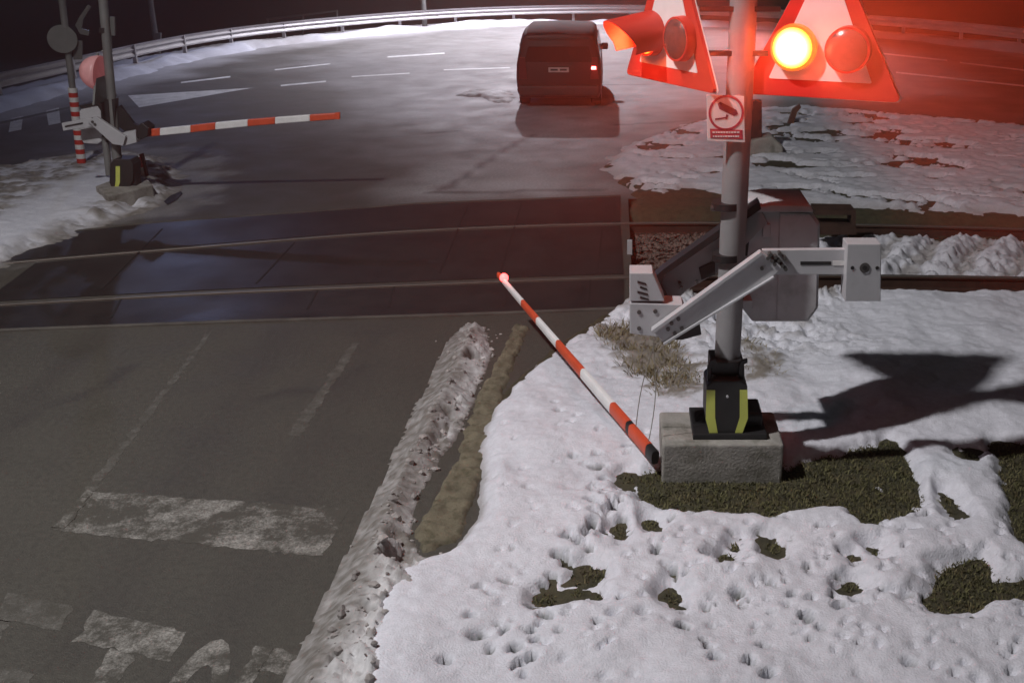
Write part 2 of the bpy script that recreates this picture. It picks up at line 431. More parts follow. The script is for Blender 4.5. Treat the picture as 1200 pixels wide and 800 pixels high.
TRACK_CUT = PP([(733, 231), (900, 226), (1500, 240), (1500, 352), (736, 360)])
GUARD_PX = [(-420, 205), (-160, 158), (0, 122), (84, 100), (133, 88), (190, 72), (290, 54), (400, 42), (470, 35), (560, 29), (640, 26), (740, 25), (900, 31), (1060, 43), (1200, 58), (1400, 88), (1600, 125)]
GUARD = [P(x, y) for x, y in GUARD_PX]
ROAD_EDGE = GUARD + [P(2100, 500), P(2100, 1500), P(-1200, 1500), P(-700, 500)]
FROST_AND_GLOW = [PP([(400, 45), (560, 28), (760, 26), (1000, 44), (1190, 68), (1100, 108), (900, 118), (760, 135), (720, 180), (710, 218), (600, 228), (540, 222), (520, 170), (440, 110), (330, 80)])]
def road_fn(X, Y):
    n1 = fbm(X, Y, 0.7, 5, 11); n2 = fbm(X, Y, 3.0, 4, 23)
    sd = sdf(X, Y, FROST_AND_GLOW[0])
    fr_glow = sst(-1.6, 1.3, sd + 1.0 * n1) * (0.60 + 0.22 * n2 + 0.16 * n1) * (0.62 + 0.95 * sst(31, 21, Y))  # thin snow dusting; street lamp's light pool is painted into it, strongest nearer
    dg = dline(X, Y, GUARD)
    fr_glow = np.maximum(fr_glow, 0.85 * sst(2.6, 0.8, dg + 0.9 * n1))            # salt and snow along the guard rail
    fr_glow = np.maximum(fr_glow, 0.12 * sst(-.3, 0.9, fbm(X, Y, 0.35, 4, 51) + 0.15) * sst(20, 28, Y))
    # slush on the tip of the left island
    d2 = sdf(X, Y, PP([(150, 262), (215, 250), (262, 222), (262, 190), (205, 172), (120, 172), (60, 185), (-60, 215), (-60, 330), (40, 300)]))
    fr_glow = np.maximum(fr_glow, 0.42 * sst(-0.25, 0.35, d2 + 0.5 * n2) * (0.75 + 0.8 * n2))
    # tyre-worn seams
    tar = np.zeros_like(X)
    for ln in ([(270, 182), (400, 166), (540, 153)], [(0, 196), (130, 172), (240, 160)], [(700, 100), (770, 99), (830, 101)], [(720, 147), (800, 142)],
               [(520, 222), (600, 170), (625, 158)], [(500, 226), (725, 222)]):
        tar = np.maximum(tar, 0.75 * sst(0.10, 0.03, dline(X, Y, PP(ln)) + 0.03 * n2))
    tar = np.maximum(tar, 0.38 * sst(0.0, 0.8, fbm(X, Y, 0.35, 5, 77) + .15 * n2))
    for ln in ([(90, 760), (330, 388)], [(235, 790), (440, 388)], [(-60, 560), (110, 395)]):
        tar = np.maximum(tar, (0.30 + .25 * n1) * sst(0.34, 0.08, dline(X, Y, PP(ln)) + 0.12 * n1))
    for ln in ([(20, 500), (60, 470), (95, 466), (150, 430)], [(300, 470), (330, 455), (372, 462), (420, 430)]):
        tar = np.maximum(tar, 0.7 * sst(0.10, 0.02, dline(X + .08 * n2, Y + .08 * n1, PP(ln))))
    tar = tar * (1 - 0.3 * fr_glow)
    return np.zeros_like(X), {'frost_and_glow': fr_glow, 'tar': tar}
def road_keep(X, Y, Z):
    return (sdf(X, Y, ROAD_EDGE) > -1.2) & (sdf(X, Y, TRACK_CUT) < 0.0)
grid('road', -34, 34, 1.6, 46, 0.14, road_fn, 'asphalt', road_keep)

# crossing deck: dark slabs between and beside the rails
def offs(path, d, x0, x1):
    out = []
    for i, p in enumerate(path):
        a = path[max(i - 1, 0)]; b = path[min(i + 1, len(path) - 1)]
        t = (b - a).normalized(); q = p + Vector((-t.y, t.x, 0)) * d
        out.append(q)
    xs = [q.x for q in out]; ys = [q.y for q in out]
    n = 14
    return [Vector((x, float(np.interp(x, xs, ys)), 0)) for x in np.linspace(x0, x1, n)]
XR_N, XR_F = P(731, 330).x, P(727, 260).x
def strip(name, lo, hi, z, m):
    b = MB(); n = len(lo); k = 0
    b.v = [Vector((p.x, p.y, z)) for p in lo] + [Vector((p.x, p.y, z)) for p in hi] + [Vector((p.x, p.y, z - 0.2)) for p in lo] + [Vector((p.x, p.y, z - 0.2)) for p in hi]
    for i in range(n - 1):
        b.f.append((i, i + 1, n + i + 1, n + i)); b.f.append((2 * n + i, 2 * n + i + 1, i + 1, i)); b.f.append((n + i, n + i + 1, 3 * n + i + 1, 3 * n + i))
    b.f.append((n - 1, 3 * n - 1, 4 * n - 1, 2 * n - 1)); b.f.append((0, n, 3 * n, 2 * n))
    o = b.build(name, m); o['kind'] = 'structure'; return o
ZD = 0.010
pan_near_edge = [P(x, float(np.interp(x, [-260, 0, 265, 590, 735], [398, 386, 376, 366, 360]))) for x in np.linspace(-260, 731, 14)]
pan_far_edge = [P(x, float(np.interp(x, [-60, 110, 167, 400, 490, 727], [290, 270, 263, 247, 240, 231]))) for x in np.linspace(-60, 727, 14)]
strip('crossing_deck', pan_near_edge, offs(NEAR_RAIL, -0.09, pan_near_edge[0].x, XR_N), ZD, 'panel')
strip('crossing_deck', offs(NEAR_RAIL, 0.13, P(20, 330).x, XR_N), offs(FAR_RAIL, -0.13, P(40, 310).x, XR_F), ZD, 'panel')
strip('crossing_deck', offs(FAR_RAIL, 0.09, P(-60, 305).x, XR_F), pan_far_edge, ZD, 'panel')
strip('flange_groove', offs(NEAR_RAIL, -0.10, P(-255, 365).x, XR_N), offs(FAR_RAIL, 0.10, P(-200, 300).x, XR_F), -0.03, 'joint')
# joints between the slabs
for a, b in (((515, 320), (548, 240)), ((590, 358), (596, 330)), ((585, 322), (612, 236)), ((360, 362), (372, 340)), ((300, 332), (345, 284)), ((130, 372), (142, 350)),
             ((120, 338), (190, 268)), ((455, 360), (462, 336)), ((700, 320), (706, 266)), ((690, 356), (692, 328))):
    p, q = P(*a, ZD + 0.004), P(*b, ZD + 0.004); s = (q - p).normalized().cross(Vector((0, 0, 1))) * 0.012
    o = MB().poly([p - s, p + s, q + s, q - s], (0, 0, -0.003)).build('slab_joint', 'joint'); o['kind'] = 'structure'
# a thin pale edging along the deck's near and far sides
for nm, pts, off in (('deck_edging', pan_near_edge, -0.05), ('deck_edging', pan_far_edge, 0.05)):
    o = MB().sweep([(-0.035, 0.0), (0.035, 0.0), (0.035, 0.016), (-0.035, 0.016)], [Vector((p.x, p.y + off, 0)) for p in pts]).build(nm, 'kerbdark'); o['kind'] = 'structure'

# ------------------------------------------------------------------ painted road markings
Zm = 0.0015
flat('stop_line', [(100, 575), (408, 596), (378, 652), (62, 621)], Zm, 'paint')
flat('edge_line', [(100, 575), (110, 576), (74, 619), (62, 617)], Zm + 0.004, 'paint')
flat('lane_line', [(240, 392), (247, 392), (112, 574), (100, 574)], Zm, 'fade')
flat('lane_line', [(412, 402), (422, 402), (352, 510), (336, 510)], Zm, 'fade')
def letter(cell, polys, m='paint'):
    (tl, tr, br, bl) = cell
    b = MB()
    for pol in polys:
        pts = []
        for u, v in pol:
            x = (tl[0] * (1 - u) + tr[0] * u) * (1 - v) + (bl[0] * (1 - u) + br[0] * u) * v
            y = (tl[1] * (1 - u) + tr[1] * u) * (1 - v) + (bl[1] * (1 - u) + br[1] * u) * v
            pts.append((x, y))
        sheet(b, PP(pts, Zm) if len(polys) > 10 else ragged(PP(pts, Zm), .010, .05, int(pts[0][0])))
    o = b.build('road_lettering', m); o['kind'] = 'structure'
def ring(n=20, a=0.5, bb=0.5, ia=0.26, ib=0.34):
    out = []
    for i in range(n):
        t0, t1 = 2 * math.pi * i / n, 2 * math.pi * (i + 1) / n
        out.append([(0.5 + a * math.cos(t0), 0.5 + bb * math.sin(t0)), (0.5 + a * math.cos(t1), 0.5 + bb * math.sin(t1)),
                    (0.5 + ia * math.cos(t1), 0.5 + ib * math.sin(t1)), (0.5 + ia * math.cos(t0), 0.5 + ib * math.sin(t0))])
    return out
def cell(x, y, wd, dy, drop=190, sl=-0.55): return ((x, y), (x + wd, y + dy), (x + wd + sl * drop * 0.92, y + dy + drop), (x + sl * drop, y + drop))
letter(cell(6, 692, 82, 18), [[(0.05, 0), (0.95, 0), (0.95, .16), (.05, .16)], [(0, .16), (.28, .16), (.28, .42), (0, .42)], [(.05, .42), (.95, .42), (.95, .58), (.05, .58)], [(.7, .58), (1, .58), (1, .96), (.7, .96)]], 'fade')
letter(cell(108, 715, 109, 25), [[(0, 0), (1, 0), (1, .19), (0, .19)], [(.36, .19), (.62, .19), (.62, 1), (.36, 1)]])
letter(cell(226, 742, 68, 12), ring())
letter(cell(300, 755, 60, 14), [[(0, 0), (.32, 0), (.32, 1), (0, 1)], [(.32, 0), (.9, 0), (.9, .14), (.32, .14)]])
# main road
flat('traffic_island_marking', [(150, 112), (297, 103), (163, 126)], Zm, 'goodpaint')
flat('give_way_block', [(13, 139), (27, 136), (25, 152), (10, 155)], Zm, 'goodpaint')
flat('give_way_block', [(54, 130), (69, 126), (71, 144), (57, 147)], Zm, 'goodpaint')
flat('edge_line', [(-90, 182), (140, 128), (140, 130), (-90, 185)], 0.002, 'fade')
flat('edge_line', [(-90, 163), (140, 112), (140, 114), (-90, 166)], 0.002, 'fade')
for a, b, wd in (((212, 97), (270, 90), 1.6), ((329, 100.5), (382, 95.5), 1.7), ((322, 82), (387, 75), 1.2), ((454, 67), (521, 62.5), 1.5), ((412, 90), (480, 86), 1.2), ((520, 82), (598, 79.5), 1.2)):
    flat('lane_dash', [(a[0], a[1] - wd / 2), (b[0], b[1] - wd / 2), (b[0], b[1] + wd / 2), (a[0], a[1] + wd / 2)], Zm, 'goodpaint')
for a, b in (((1035, 63), (1110, 71)), ((1125, 73.5), (1230, 86)), ((1050, 85), (1230, 104))):
    flat('lane_line', [(a[0], a[1] - .9), (b[0], b[1] - .9), (b[0], b[1] + .9), (a[0], a[1] + .9)], Zm, 'goodpaint')

# ------------------------------------------------------------------ rails
def rail(path, label):
    t = thing('rail', path[0] * 1.0, label, 'rail', 'rails of the single track')
    web = [(-0.07, -0.175), (0.07, -0.175), (0.07, -0.160), (0.012, -0.145), (0.012, -0.045), (0.034, -0.03), (0.034, -0.008), (-0.034, -0.008), (-0.034, -0.03), (-0.012, -0.045), (-0.012, -0.145), (-0.07, -0.160)]
    MB().sweep(web, path).build('rail_body', 'rail', t)
    MB().sweep([(-0.030, -0.0075), (0.030, -0.0075), (0.026, 0.002), (-0.026, 0.002)], path).build('rail_head', 'railtop', t)
rail(NEAR_RAIL, 'long steel rail nearer the camera, set in the dark crossing slabs')
rail(FAR_RAIL, 'long steel rail on the far side of the dark crossing slabs')

# ------------------------------------------------------------------ verges: earth below, snow on top
ZS = 0.14   # height of the snow surface used to turn photo pixels of snow into places
GRASS = [([(748, 552), (772, 540), (790, 520), (900, 515), (925, 545), (1000, 520), (1048, 510), (1078, 560), (1086, 588), (1060, 596), (1020, 608), (985, 590), (930, 590), (900, 598), (850, 594), (790, 590), (755, 582)], 0),
         ([(1168, 512), (1300, 515), (1300, 690), (1200, 632), (1188, 605), (1172, 560)], 0),
         ([(1066, 702), (1092, 682), (1108, 655), (1150, 645), (1166, 672), (1260, 672), (1260, 692), (1200, 694), (1125, 708), (1090, 710)], 0)]
SPOTS = [(1137, 525, 15, 8), (1112, 582, 14, 14), (690, 665, 28, 16), (726, 615, 12, 12), (640, 693, 17, 10), (850, 646, 14, 9), (906, 632, 12, 9), (997, 677, 14, 8),
         (763, 608, 13, 12), (736, 553, 10, 9), (788, 690, 12, 9), (1000, 648, 9, 6), (676, 686, 7, 5), (1027, 638, 8, 6), (862, 632, 9, 6), (700, 690, 6, 4)]
DRY = [([(700, 388), (760, 380), (790, 400), (800, 430), (770, 452), (730, 430)], 0), ([(870, 400), (905, 420), (905, 450), (880, 455)], 0), ([(760, 440), (820, 430), (822, 470), (780, 470)], 0)]
KERB_POLY = [(602, 376), (620, 380), (604, 420), (586, 470), (574, 530), (552, 590), (533, 628), (497, 640), (480, 622), (505, 590), (532, 535), (552, 475), (576, 425)]
BANK_POLY = [(545, 372), (572, 376), (580, 405), (566, 440), (550, 480), (530, 515), (505, 550), (490, 585), (484, 625), (508, 650), (506, 700), (496, 760), (486, 870), (400, 1130), (100, 1130), (285, 870), (322, 800), (352, 740), (397, 650), (442, 560), (490, 460), (518, 400)]
SNOW_POLY = [(596, 452), (640, 415), (690, 378), (735, 352), (760, 345), (1000, 340), (1500, 345), (1900, 1150), (300, 1150), (395, 900), (415, 760), (455, 664), (530, 636), (560, 600), (568, 545), (560, 520), (578, 480)]
def w2(px, z): return PP(px, z)
GRASS_W = [w2(g, ZS - 0.03) for g, _ in GRASS]; DRY_W = [w2(g, ZS - 0.05) for g, _ in DRY]
SPOTS_W = []
for x, y, a, b in SPOTS:
    c = P(x, y, ZS - .02); rx = (P(x + a, y, ZS - .02) - c).length; ry = (P(x, y - b, ZS - .02) - P(x, y + b, ZS - .02)).length / 2
    SPOTS_W.append((c.x, c.y, rx * .8, ry * .8))
DENTS = []
rd = random.Random(21)
def dent(x, y, r, d): c = P(x, y, ZS); r *= .85; DENTS.append((c.x, c.y, r * rd.uniform(.8, 1.2), r * rd.uniform(.7, 1.3), d, rd.uniform(0, 3.1)))
for (xa, ya), (xb, yb), n, sp in (((745, 560), (690, 590), 9, 14), ((705, 590), (660, 640), 9, 16), ((655, 645), (640, 700), 7, 12), ((640, 700), (605, 790), 12, 16), ((690, 520), (720, 600), 8, 18)):
    for i in range(n):
        t = (i + .5) / n; dent(xa + (xb - xa) * t + rd.uniform(-sp, sp), ya + (yb - ya) * t + rd.uniform(-sp, sp) * .6, rd.uniform(.022, .045), rd.uniform(.06, .12))
for x, y, r in ((672, 530, .05), (650, 470, .04), (655, 480, .05), (702, 505, .05), (735, 520, .05), (735, 528, .05), (800, 730, .06), (832, 755, .06), (838, 770, .06), (895, 752, .07), (880, 775, .07), (900, 790, .07),
                (800, 700, .06), (790, 663, .04), (865, 690, .05), (905, 680, .06), (945, 720, .09), (930, 695, .06), (770, 640, .05), (768, 645, .05), (960, 613, .05), (975, 614, .05), (700, 727, .06), (662, 718, .05), (632, 728, .05),
                (1035, 690, .05), (1060, 640, .04), (1085, 600, .05), (985, 640, .04), (970, 650, .05), (1003, 655, .05), (1005, 700, .06), (1035, 660, .03), (560, 740, .09), (520, 770, .05), (590, 735, .06), (575, 755, .05), (552, 720, .06)):
    dent(x, y, r * .55, rd.uniform(.05, .11))
for i in range(170):
    x = rd.gauss(900, 110); y = rd.gauss(665, 42)
    if y > 600: dent(x, y, rd.uniform(.012, .027), rd.uniform(.02, .06))
for i in range(80): dent(rd.uniform(560, 760), rd.uniform(480, 790), rd.uniform(.014, .034), rd.uniform(.02, .05))
for i in range(90): dent(rd.uniform(980, 1210), rd.uniform(590, 800), rd.uniform(.013, .032), rd.uniform(.02, .05))

def bare(X, Y):
    """>0 inside grass that shows through"""
    n = 1.5 * fbm(X, Y, 3.2, 5, 31) + fbm(X, Y, 9, 3, 33)
    d = np.full(X.shape, -9.0)
    for g in GRASS_W: d = np.maximum(d, sdf(X, Y, g))
    for cx, cy, rx, ry in SPOTS_W:
        d = np.maximum(d, (1 - np.hypot((X - cx) / rx, (Y - cy) / ry)) * min(rx, ry))
    return d + 0.05 * n
def snow_fn(X, Y):
    n1 = fbm(X, Y, 1.6, 4, 41); n2 = fbm(X, Y, 7, 4, 43); n3 = fbm(X, Y, 22, 3, 47)
    bz = base_z(X, Y)
    sd = sdf(X, Y, w2(SNOW_POLY, 0.08)) + 0.05 * n2
    b = bare(X, Y)
    th = 0.11 * sst(-0.02, 0.16, sd) * sst(0.05, -0.13, b)
    yn = track_y(X, NEAR_RAIL)
    rough = sst(3.4, 1.4, yn - Y + .5 * n1) * sst(-.6, .3, X) * sst(3.0, 1.6, X - .8 * n1 - .9 * sst(1.2, .5, yn - Y))                     # trampled, ploughed snow towards the track
    n5 = fbm(X, Y, 45, 2, 53); n6 = fbm(X, Y, 4, 4, 57)
    th = th * (1 + 0.35 * n1) + (0.026 * n1 + 0.011 * n2 + .008 * n6 + .003 * n5 + .007 * n3) * sst(0.0, .2, sd)
    n4 = fbm(X + .4 * Y, Y * .7, 5, 4, 49)
    th = th + rough * (0.08 * n2 + 0.06 * n3 + 0.04 * n1 - 0.09 * sst(.1, .5, n4)) * sst(0, .1, sd)
    dd = np.zeros_like(X)
    for cx, cy, rx, ry, dp, an in DENTS:
        m = (np.abs(X - cx) < 3 * rx + .1) & (np.abs(Y - cy) < 3 * ry + .1)
        if not m.any(): continue
        x = X[m] - cx; y = Y[m] - cy; ca, sa = math.cos(an), math.sin(an)
        r = np.hypot((x * ca + y * sa) / rx, (-x * sa + y * ca) / (ry * 1.25))
        r = r + .5 * n3[m] + .25 * n2[m]
        dd[m] = np.maximum(dd[m], dp * 1.5 * sst(1.35, 0.5, r) - 0.003 * np.exp(-((r - 1.5) / .3) ** 2))
    th = th - np.minimum(dd, th + 0.02)
    z = bz + th - 0.022 - 0.14 * sst(0.0, -0.08, sd)
    dirt = rough * sst(0.05, 0.7, n2 + 0.5 * n3 + .4 * n4 + 0.05) * 0.8
    for g in DRY_W: dirt = np.maximum(dirt, 0.9 * sst(-0.12, 0.12, sdf(X, Y, g) + 0.22 * n2 + .1 * n3))
    dirt = np.maximum(dirt, 0.5 * sst(.07, .0, sd))
    gr = 0.9 * sst(0.075, 0.03, th) * sst(0.02, 0.05, dd)
    return z, {'dirt': dirt, 'grass': gr}
YT0 = 3.0
grid('snow_field', -4.0, 7.0, YT0, 12.7, 0.023, snow_fn, 'snow', lambda X, Y, Z: (sdf(X, Y, w2(SNOW_POLY, 0.08)) > -0.15) & (Y < track_y(X, NEAR_RAIL) - 0.05))
def earth_fn(X, Y):
    sd = sdf(X, Y, VERGE_POLY) + 0.04 * fbm(X, Y, 5, 3, 63)
    return base_z(X, Y) + 0.012 * fbm(X, Y, 9, 3, 61) - 0.2 * sst(0.10, -0.05, sd), {}
VERGE_POLY = w2([(588, 452), (640, 408), (700, 368), (737, 358), (760, 345), (1000, 338), (1500, 343), (1900, 1150), (320, 1150), (420, 900), (440, 760), (470, 660), (528, 640), (556, 600), (566, 545), (556, 520), (574, 480)], 0.04)
grid('verge_ground', -3.6, 9.0, YT0, 12.75, 0.05, earth_fn, 'earth', lambda X, Y, Z: (sdf(X, Y, VERGE_POLY) > -0.15) & (Y < track_y(X, NEAR_RAIL) + 0.2))

def bank_fn(X, Y):
    n1 = fbm(X, Y, 3.0, 4, 71); n2 = fbm(X, Y, 9, 4, 73); n3 = fbm(X, Y, 26, 3, 79)
    sd = sdf(X, Y, w2(BANK_POLY, 0.06))
    left = dline(X, Y, w2([(518, 400), (490, 460), (442, 560), (397, 650), (352, 740), (322, 800), (285, 870), (100, 1130)], 0.0))
    core = sst(0.24, 0.50, left + .06 * n1)           # beyond the smooth ploughed face
    e = sd + 0.008 * n3 + 0.035 * n1 + .012 * n2 - 0.05 * core * np.abs(n2)
    n4 = fbm(X, Y, 14, 4, 87); n5 = fbm(X + 3, Y, 40, 3, 89)
    pits = sst(.12, .5, fbm(X, Y, 3.6, 4, 83) + .25 * n4)
    h = 0.17 * sst(-0.02, 0.30, e) * (0.85 + 0.35 * n1)
    h = h + core * sst(0.0, .12, e) * (0.14 * (np.abs(n2) - .12) + 0.06 * (np.abs(n4) - .1) + 0.02 * n5) + .004 * n5 + .007 * n4
    h = h - 0.20 * core * pits * sst(0.04, .16, e)
    z = np.where(e > 0, np.maximum(h, 0.004), -0.03)
    dirt = 0.80 - 0.80 * core + core * (0.8 * pits + .5 * sst(.1, .5, n4)) + .35 * n3 * (1 - .4 * core) + 0.15 * n2
    dirt = np.maximum(dirt, 0.8 * sst(.08, .0, sd))
    dirt = np.maximum(dirt, sst(10.0, 10.9, Y) * (.6 + .4 * n2))
    return z, {'dirt': np.clip(dirt, 0.02, 0.95)}
grid('snow_bank', -4.2, -0.9, YT0, 11.6, 0.022, bank_fn, 'bank', lambda X, Y, Z: Z > -0.02)
def kerb_fn(X, Y):
    sd = sdf(X, Y, w2(KERB_POLY, 0.05)) + 0.05 * fbm(X, Y, 7, 4, 91)
    return np.where(sd > 0, np.minimum(sd * 1.0, 0.03) + 0.035 * np.maximum(fbm(X, Y, 14, 5, 93), -.4), -0.03), {}
grid('kerb_strip', -2.3, -0.5, 6.0, 11.3, 0.025, kerb_fn, 'kerb', lambda X, Y, Z: Z > -0.02)

# the far field right of the crossing
FAR_POLY = [(700, 196), (735, 168), (800, 146), (870, 128), (940, 124), (1200, 146), (1500, 180), (1700, 250), (1500, 262), (1200, 254), (960, 244), (850, 236), (800, 222), (770, 230), (740, 218)]
def far_snow_fn(X, Y):
    n1 = fbm(X, Y, 0.8, 4, 101); n2 = fbm(X * 0.55 + Y * .25, Y, 2.6, 4, 103); n3 = fbm(X, Y, 8, 3, 107)
    bz = np.maximum(base_z(X, Y), -0.1)
    sd = sdf(X, Y, w2(FAR_POLY, 0.05)) + 0.25 * n2
    near_road = sst(22.0, 19.5, Y - .12 * X)
    cover = sst(0.34, 0.10, n2 + 0.4 * n1 + 0.35 * n3 - 0.03 + 0.22 * sst(16.5, 21, Y))
    th = 0.10 * sst(0, .3, sd) * cover + 0.02 * n1 + (.03 * n2 + .03 * n3) * cover
    track = sst(0.5, 1.3, Y - track_y(X, FAR_RAIL))
    z = bz + th * 1.0 - 0.02 - .3 * sst(.05, -.15, sd)
    dirt = 0.35 * sst(0.0, 0.6, n2 + .4 * n3) + 0.2
    dirt = np.maximum(dirt, .7 * sst(.5, 0, sd))
    return z, {'dirt': dirt - .16, 'grass': np.zeros_like(X)}
grid('far_snow_field', -1.5, 14, 14.6, 25.5, 0.05, far_snow_fn, 'snow', lambda X, Y, Z: (sdf(X, Y, w2(FAR_POLY, 0.05)) > -0.3) & (Y > track_y(X, FAR_RAIL) + 0.25))
FARE = w2([(702, 197), (735, 168), (800, 146), (870, 128), (940, 124), (1200, 146), (1600, 190), (1700, 290), (1200, 275), (733, 262), (733, 232)], 0.0)
def far_earth_fn(X, Y):
    sd = sdf(X, Y, FARE) + 0.15 * fbm(X, Y, 2.5, 4, 113)
    return np.maximum(base_z(X, Y), -0.12) + 0.02 * fbm(X, Y, 4, 4, 111) - 0.25 * sst(.25, -.1, sd), {}
grid('far_verge_ground', -1.2, 16, 14.2, 25, 0.08, far_earth_fn, 'earth', lambda X, Y, Z: (sdf(X, Y, FARE) > -.4) & (Y > track_y(X, FAR_RAIL) - .1))
# track bed right of the crossing
def bed_fn(X, Y): return -0.185 + 0.03 * fbm(X, Y, 6, 4, 121), {}
grid('track_bed', 0.0, 16, 10.5, 19.5, 0.06, bed_fn, 'ballast', lambda X, Y, Z: (Y > track_y(X, NEAR_RAIL) - 0.6) & (Y < track_y(X, FAR_RAIL) + 2.6) & (X > 0.10))
def bed_snow_fn(X, Y):
    n1 = fbm(X, Y, 1.5, 3, 131); n2 = fbm(X, Y, 6, 4, 133); n3 = fbm(X, Y, 16, 3, 137)
    yn = track_y(X, NEAR_RAIL); yf = track_y(X, FAR_RAIL)
    u = np.minimum(Y - yn, yf - Y)
    ph = (X - 0.55 * (Y - yn)) / 0.62 + 0.15 * n1
    rid = 0.5 + 0.5 * np.cos(2 * math.pi * ph)
    th = (0.07 + 0.10 * rid * (1 + .8 * n1) * sst(.15, .5, u)) * sst(0.05, .25, u) + 0.085 * n2 + .05 * n3
    th = th * sst(2.3, 3.4, X + .4 * n2)
    return -0.20 + th * 1.1, {'dirt': 0.55 * sst(0.55, .05, rid + .5 * n2) + .08, 'grass': np.zeros_like(X)}
grid('track_snow', 2.0, 9, 11.5, 15.6, 0.03, bed_snow_fn, 'snow', lambda X, Y, Z: (Y > track_y(X, NEAR_RAIL) + 0.08) & (Y < track_y(X, FAR_RAIL) - 0.08))

# left island
ISLE = [(-200, 232), (0, 193), (60, 184), (140, 174), (185, 180), (212, 196), (205, 222), (190, 236), (130, 258), (60, 284), (20, 302), (-60, 330), (-250, 350)]
def isle_fn(X, Y):
    n1 = fbm(X, Y, 1.3, 4, 141); n2 = fbm(X, Y, 4.5, 4, 143); n3 = fbm(X, Y, 14, 3, 147)
    sd = sdf(X, Y, w2(ISLE, 0.06))
    e = sd + .22 * n2
    path = sdf(X, Y, w2([(-60, 290), (60, 225), (125, 200), (165, 205), (120, 235), (30, 280), (-60, 320)], 0.1))
    th = 0.15 * sst(0, .5, e) + sst(0, .25, e) * (0.05 * n1 + .06 * n2 * sst(.2, -.3, path) + .025 * n3)
    th = th - 0.10 * sst(0.25, .6, n2 + .4 * n3) * sst(.15, -.25, path)
    dirt = 0.75 * sst(-0.25, .35, n2 + .4 * n3 + .1) * sst(.2, -.3, path) + .05
    dirt = np.maximum(dirt, .85 * sst(.30, 0, e))
    return np.where(e > 0, np.maximum(th, .003), -.04), {'dirt': dirt, 'grass': sst(.7, 1.1, dirt + .4 * n3) * .5}
grid('island_snow', -16, -5.6, 12.4, 21.5, 0.045, isle_fn, 'snow', lambda X, Y, Z: Z > -0.03)

# low slush beside the van
def slush_fn(X, Y):
    sd = sdf(X, Y, PP([(530, 110), (560, 105), (612, 108), (606, 122), (570, 124)])) + 0.5 * fbm(X, Y, 2.5, 4, 151) - .15
    return np.where(sd > 0, np.minimum(sd * .25, .07) + .03 * fbm(X, Y, 7, 3, 153), -.05), {'dirt': np.full(X.shape, .45) + .5 * fbm(X, Y, 3, 3, 155)}
grid('road_slush', -5.6, -2, 24.5, 28.8, .06, slush_fn, 'bank', lambda X, Y, Z: Z > -.03)
# snow ridge at the foot of the guard rail
def ridge_fn(X, Y):
    d = dline(X, Y, [p + Vector((0, -.5, 0)) for p in GUARD]); n = fbm(X, Y, 1.2, 4, 161)
    h = .22 * sst(.75, .1, d + .35 * n) * (.6 + .6 * fbm(X, Y, .6, 3, 163) + .2)
    return h - .02, {'dirt': .25 + .4 * n, 'grass': np.zeros_like(X)}
grid('roadside_snow_ridge', -22, 22, 22, 45, .12, ridge_fn, 'snow', lambda X, Y, Z: Z > -.012)

# ------------------------------------------------------------------ grass and ballast stones (uncountable)
def tufts(name, polys, spots, n, m, hmin, hmax, zoff, seed):
    rg = random.Random(seed); b = MB()
    areas = []
    for poly in polys:
        xs = [p.x for p in poly]; ys = [p.y for p in poly]; areas.append((poly, min(xs), max(xs), min(ys), max(ys)))
    tot = sum((a[2] - a[1]) * (a[4] - a[3]) for a in areas)
    pts = []
    for poly, x0, x1, y0, y1 in areas:
        k = int(n * (x1 - x0) * (y1 - y0) / tot)
        X = np.array([rg.uniform(x0, x1) for _ in range(k)]); Y = np.array([rg.uniform(y0, y1) for _ in range(k)])
        d = sdf(X, Y, poly) + .05 * (1.5 * fbm(X, Y, 3.2, 5, 31) + fbm(X, Y, 9, 3, 33))
        pts += [(x, y) for x, y, q in zip(X, Y, d) if q > -0.055]
    for cx, cy, rx, ry in spots:
        for _ in range(int(1500 * rx * ry * 4) + 30):
            a = rg.uniform(0, 6.283); r = math.sqrt(rg.random()) * .92
            pts.append((cx + rx * r * math.cos(a), cy + ry * r * math.sin(a)))
    A = np.array(pts); zz = base_z(A[:, 0], A[:, 1])
    for (x, y), z in zip(pts, zz):
        h = rg.uniform(hmin, hmax); a = rg.uniform(0, 6.283); ln = rg.uniform(.2, 1.3) * h; wd = rg.uniform(.003, .006)
        a2 = rg.uniform(0, 6.283)
        p = Vector((x, y, z - .01 + zoff)); q = p + Vector((math.cos(a) * ln, math.sin(a) * ln, h)); s = Vector((math.cos(a2), math.sin(a2), 0)) * wd
        k = len(b.v); mid = p.lerp(q, .55) + Vector((0, 0, h * .15))
        b.v += [p - s, p + s, mid + s * .8, mid - s * .8, q]; b.f += [(k, k + 1, k + 2, k + 3), (k + 3, k + 2, k + 4)]
    me = bpy.data.meshes.new(name); me.from_pydata([tuple(v) for v in b.v], [], b.f); me.materials.append(M[m])
    o = bpy.data.objects.new(name, me); col.objects.link(o); return o
tag(tufts('grass', GRASS_W, SPOTS_W, 30000, 'grass', .015, .042, 0, 5), 'short olive winter grass showing through holes in the snow', 'grass', kind='stuff')
tag(tufts('dry_grass', DRY_W, [], 3800, 'drygrass', .05, .14, .03, 6), 'pale dry grass sticking out of trampled snow by the barrier', 'grass', kind='stuff')
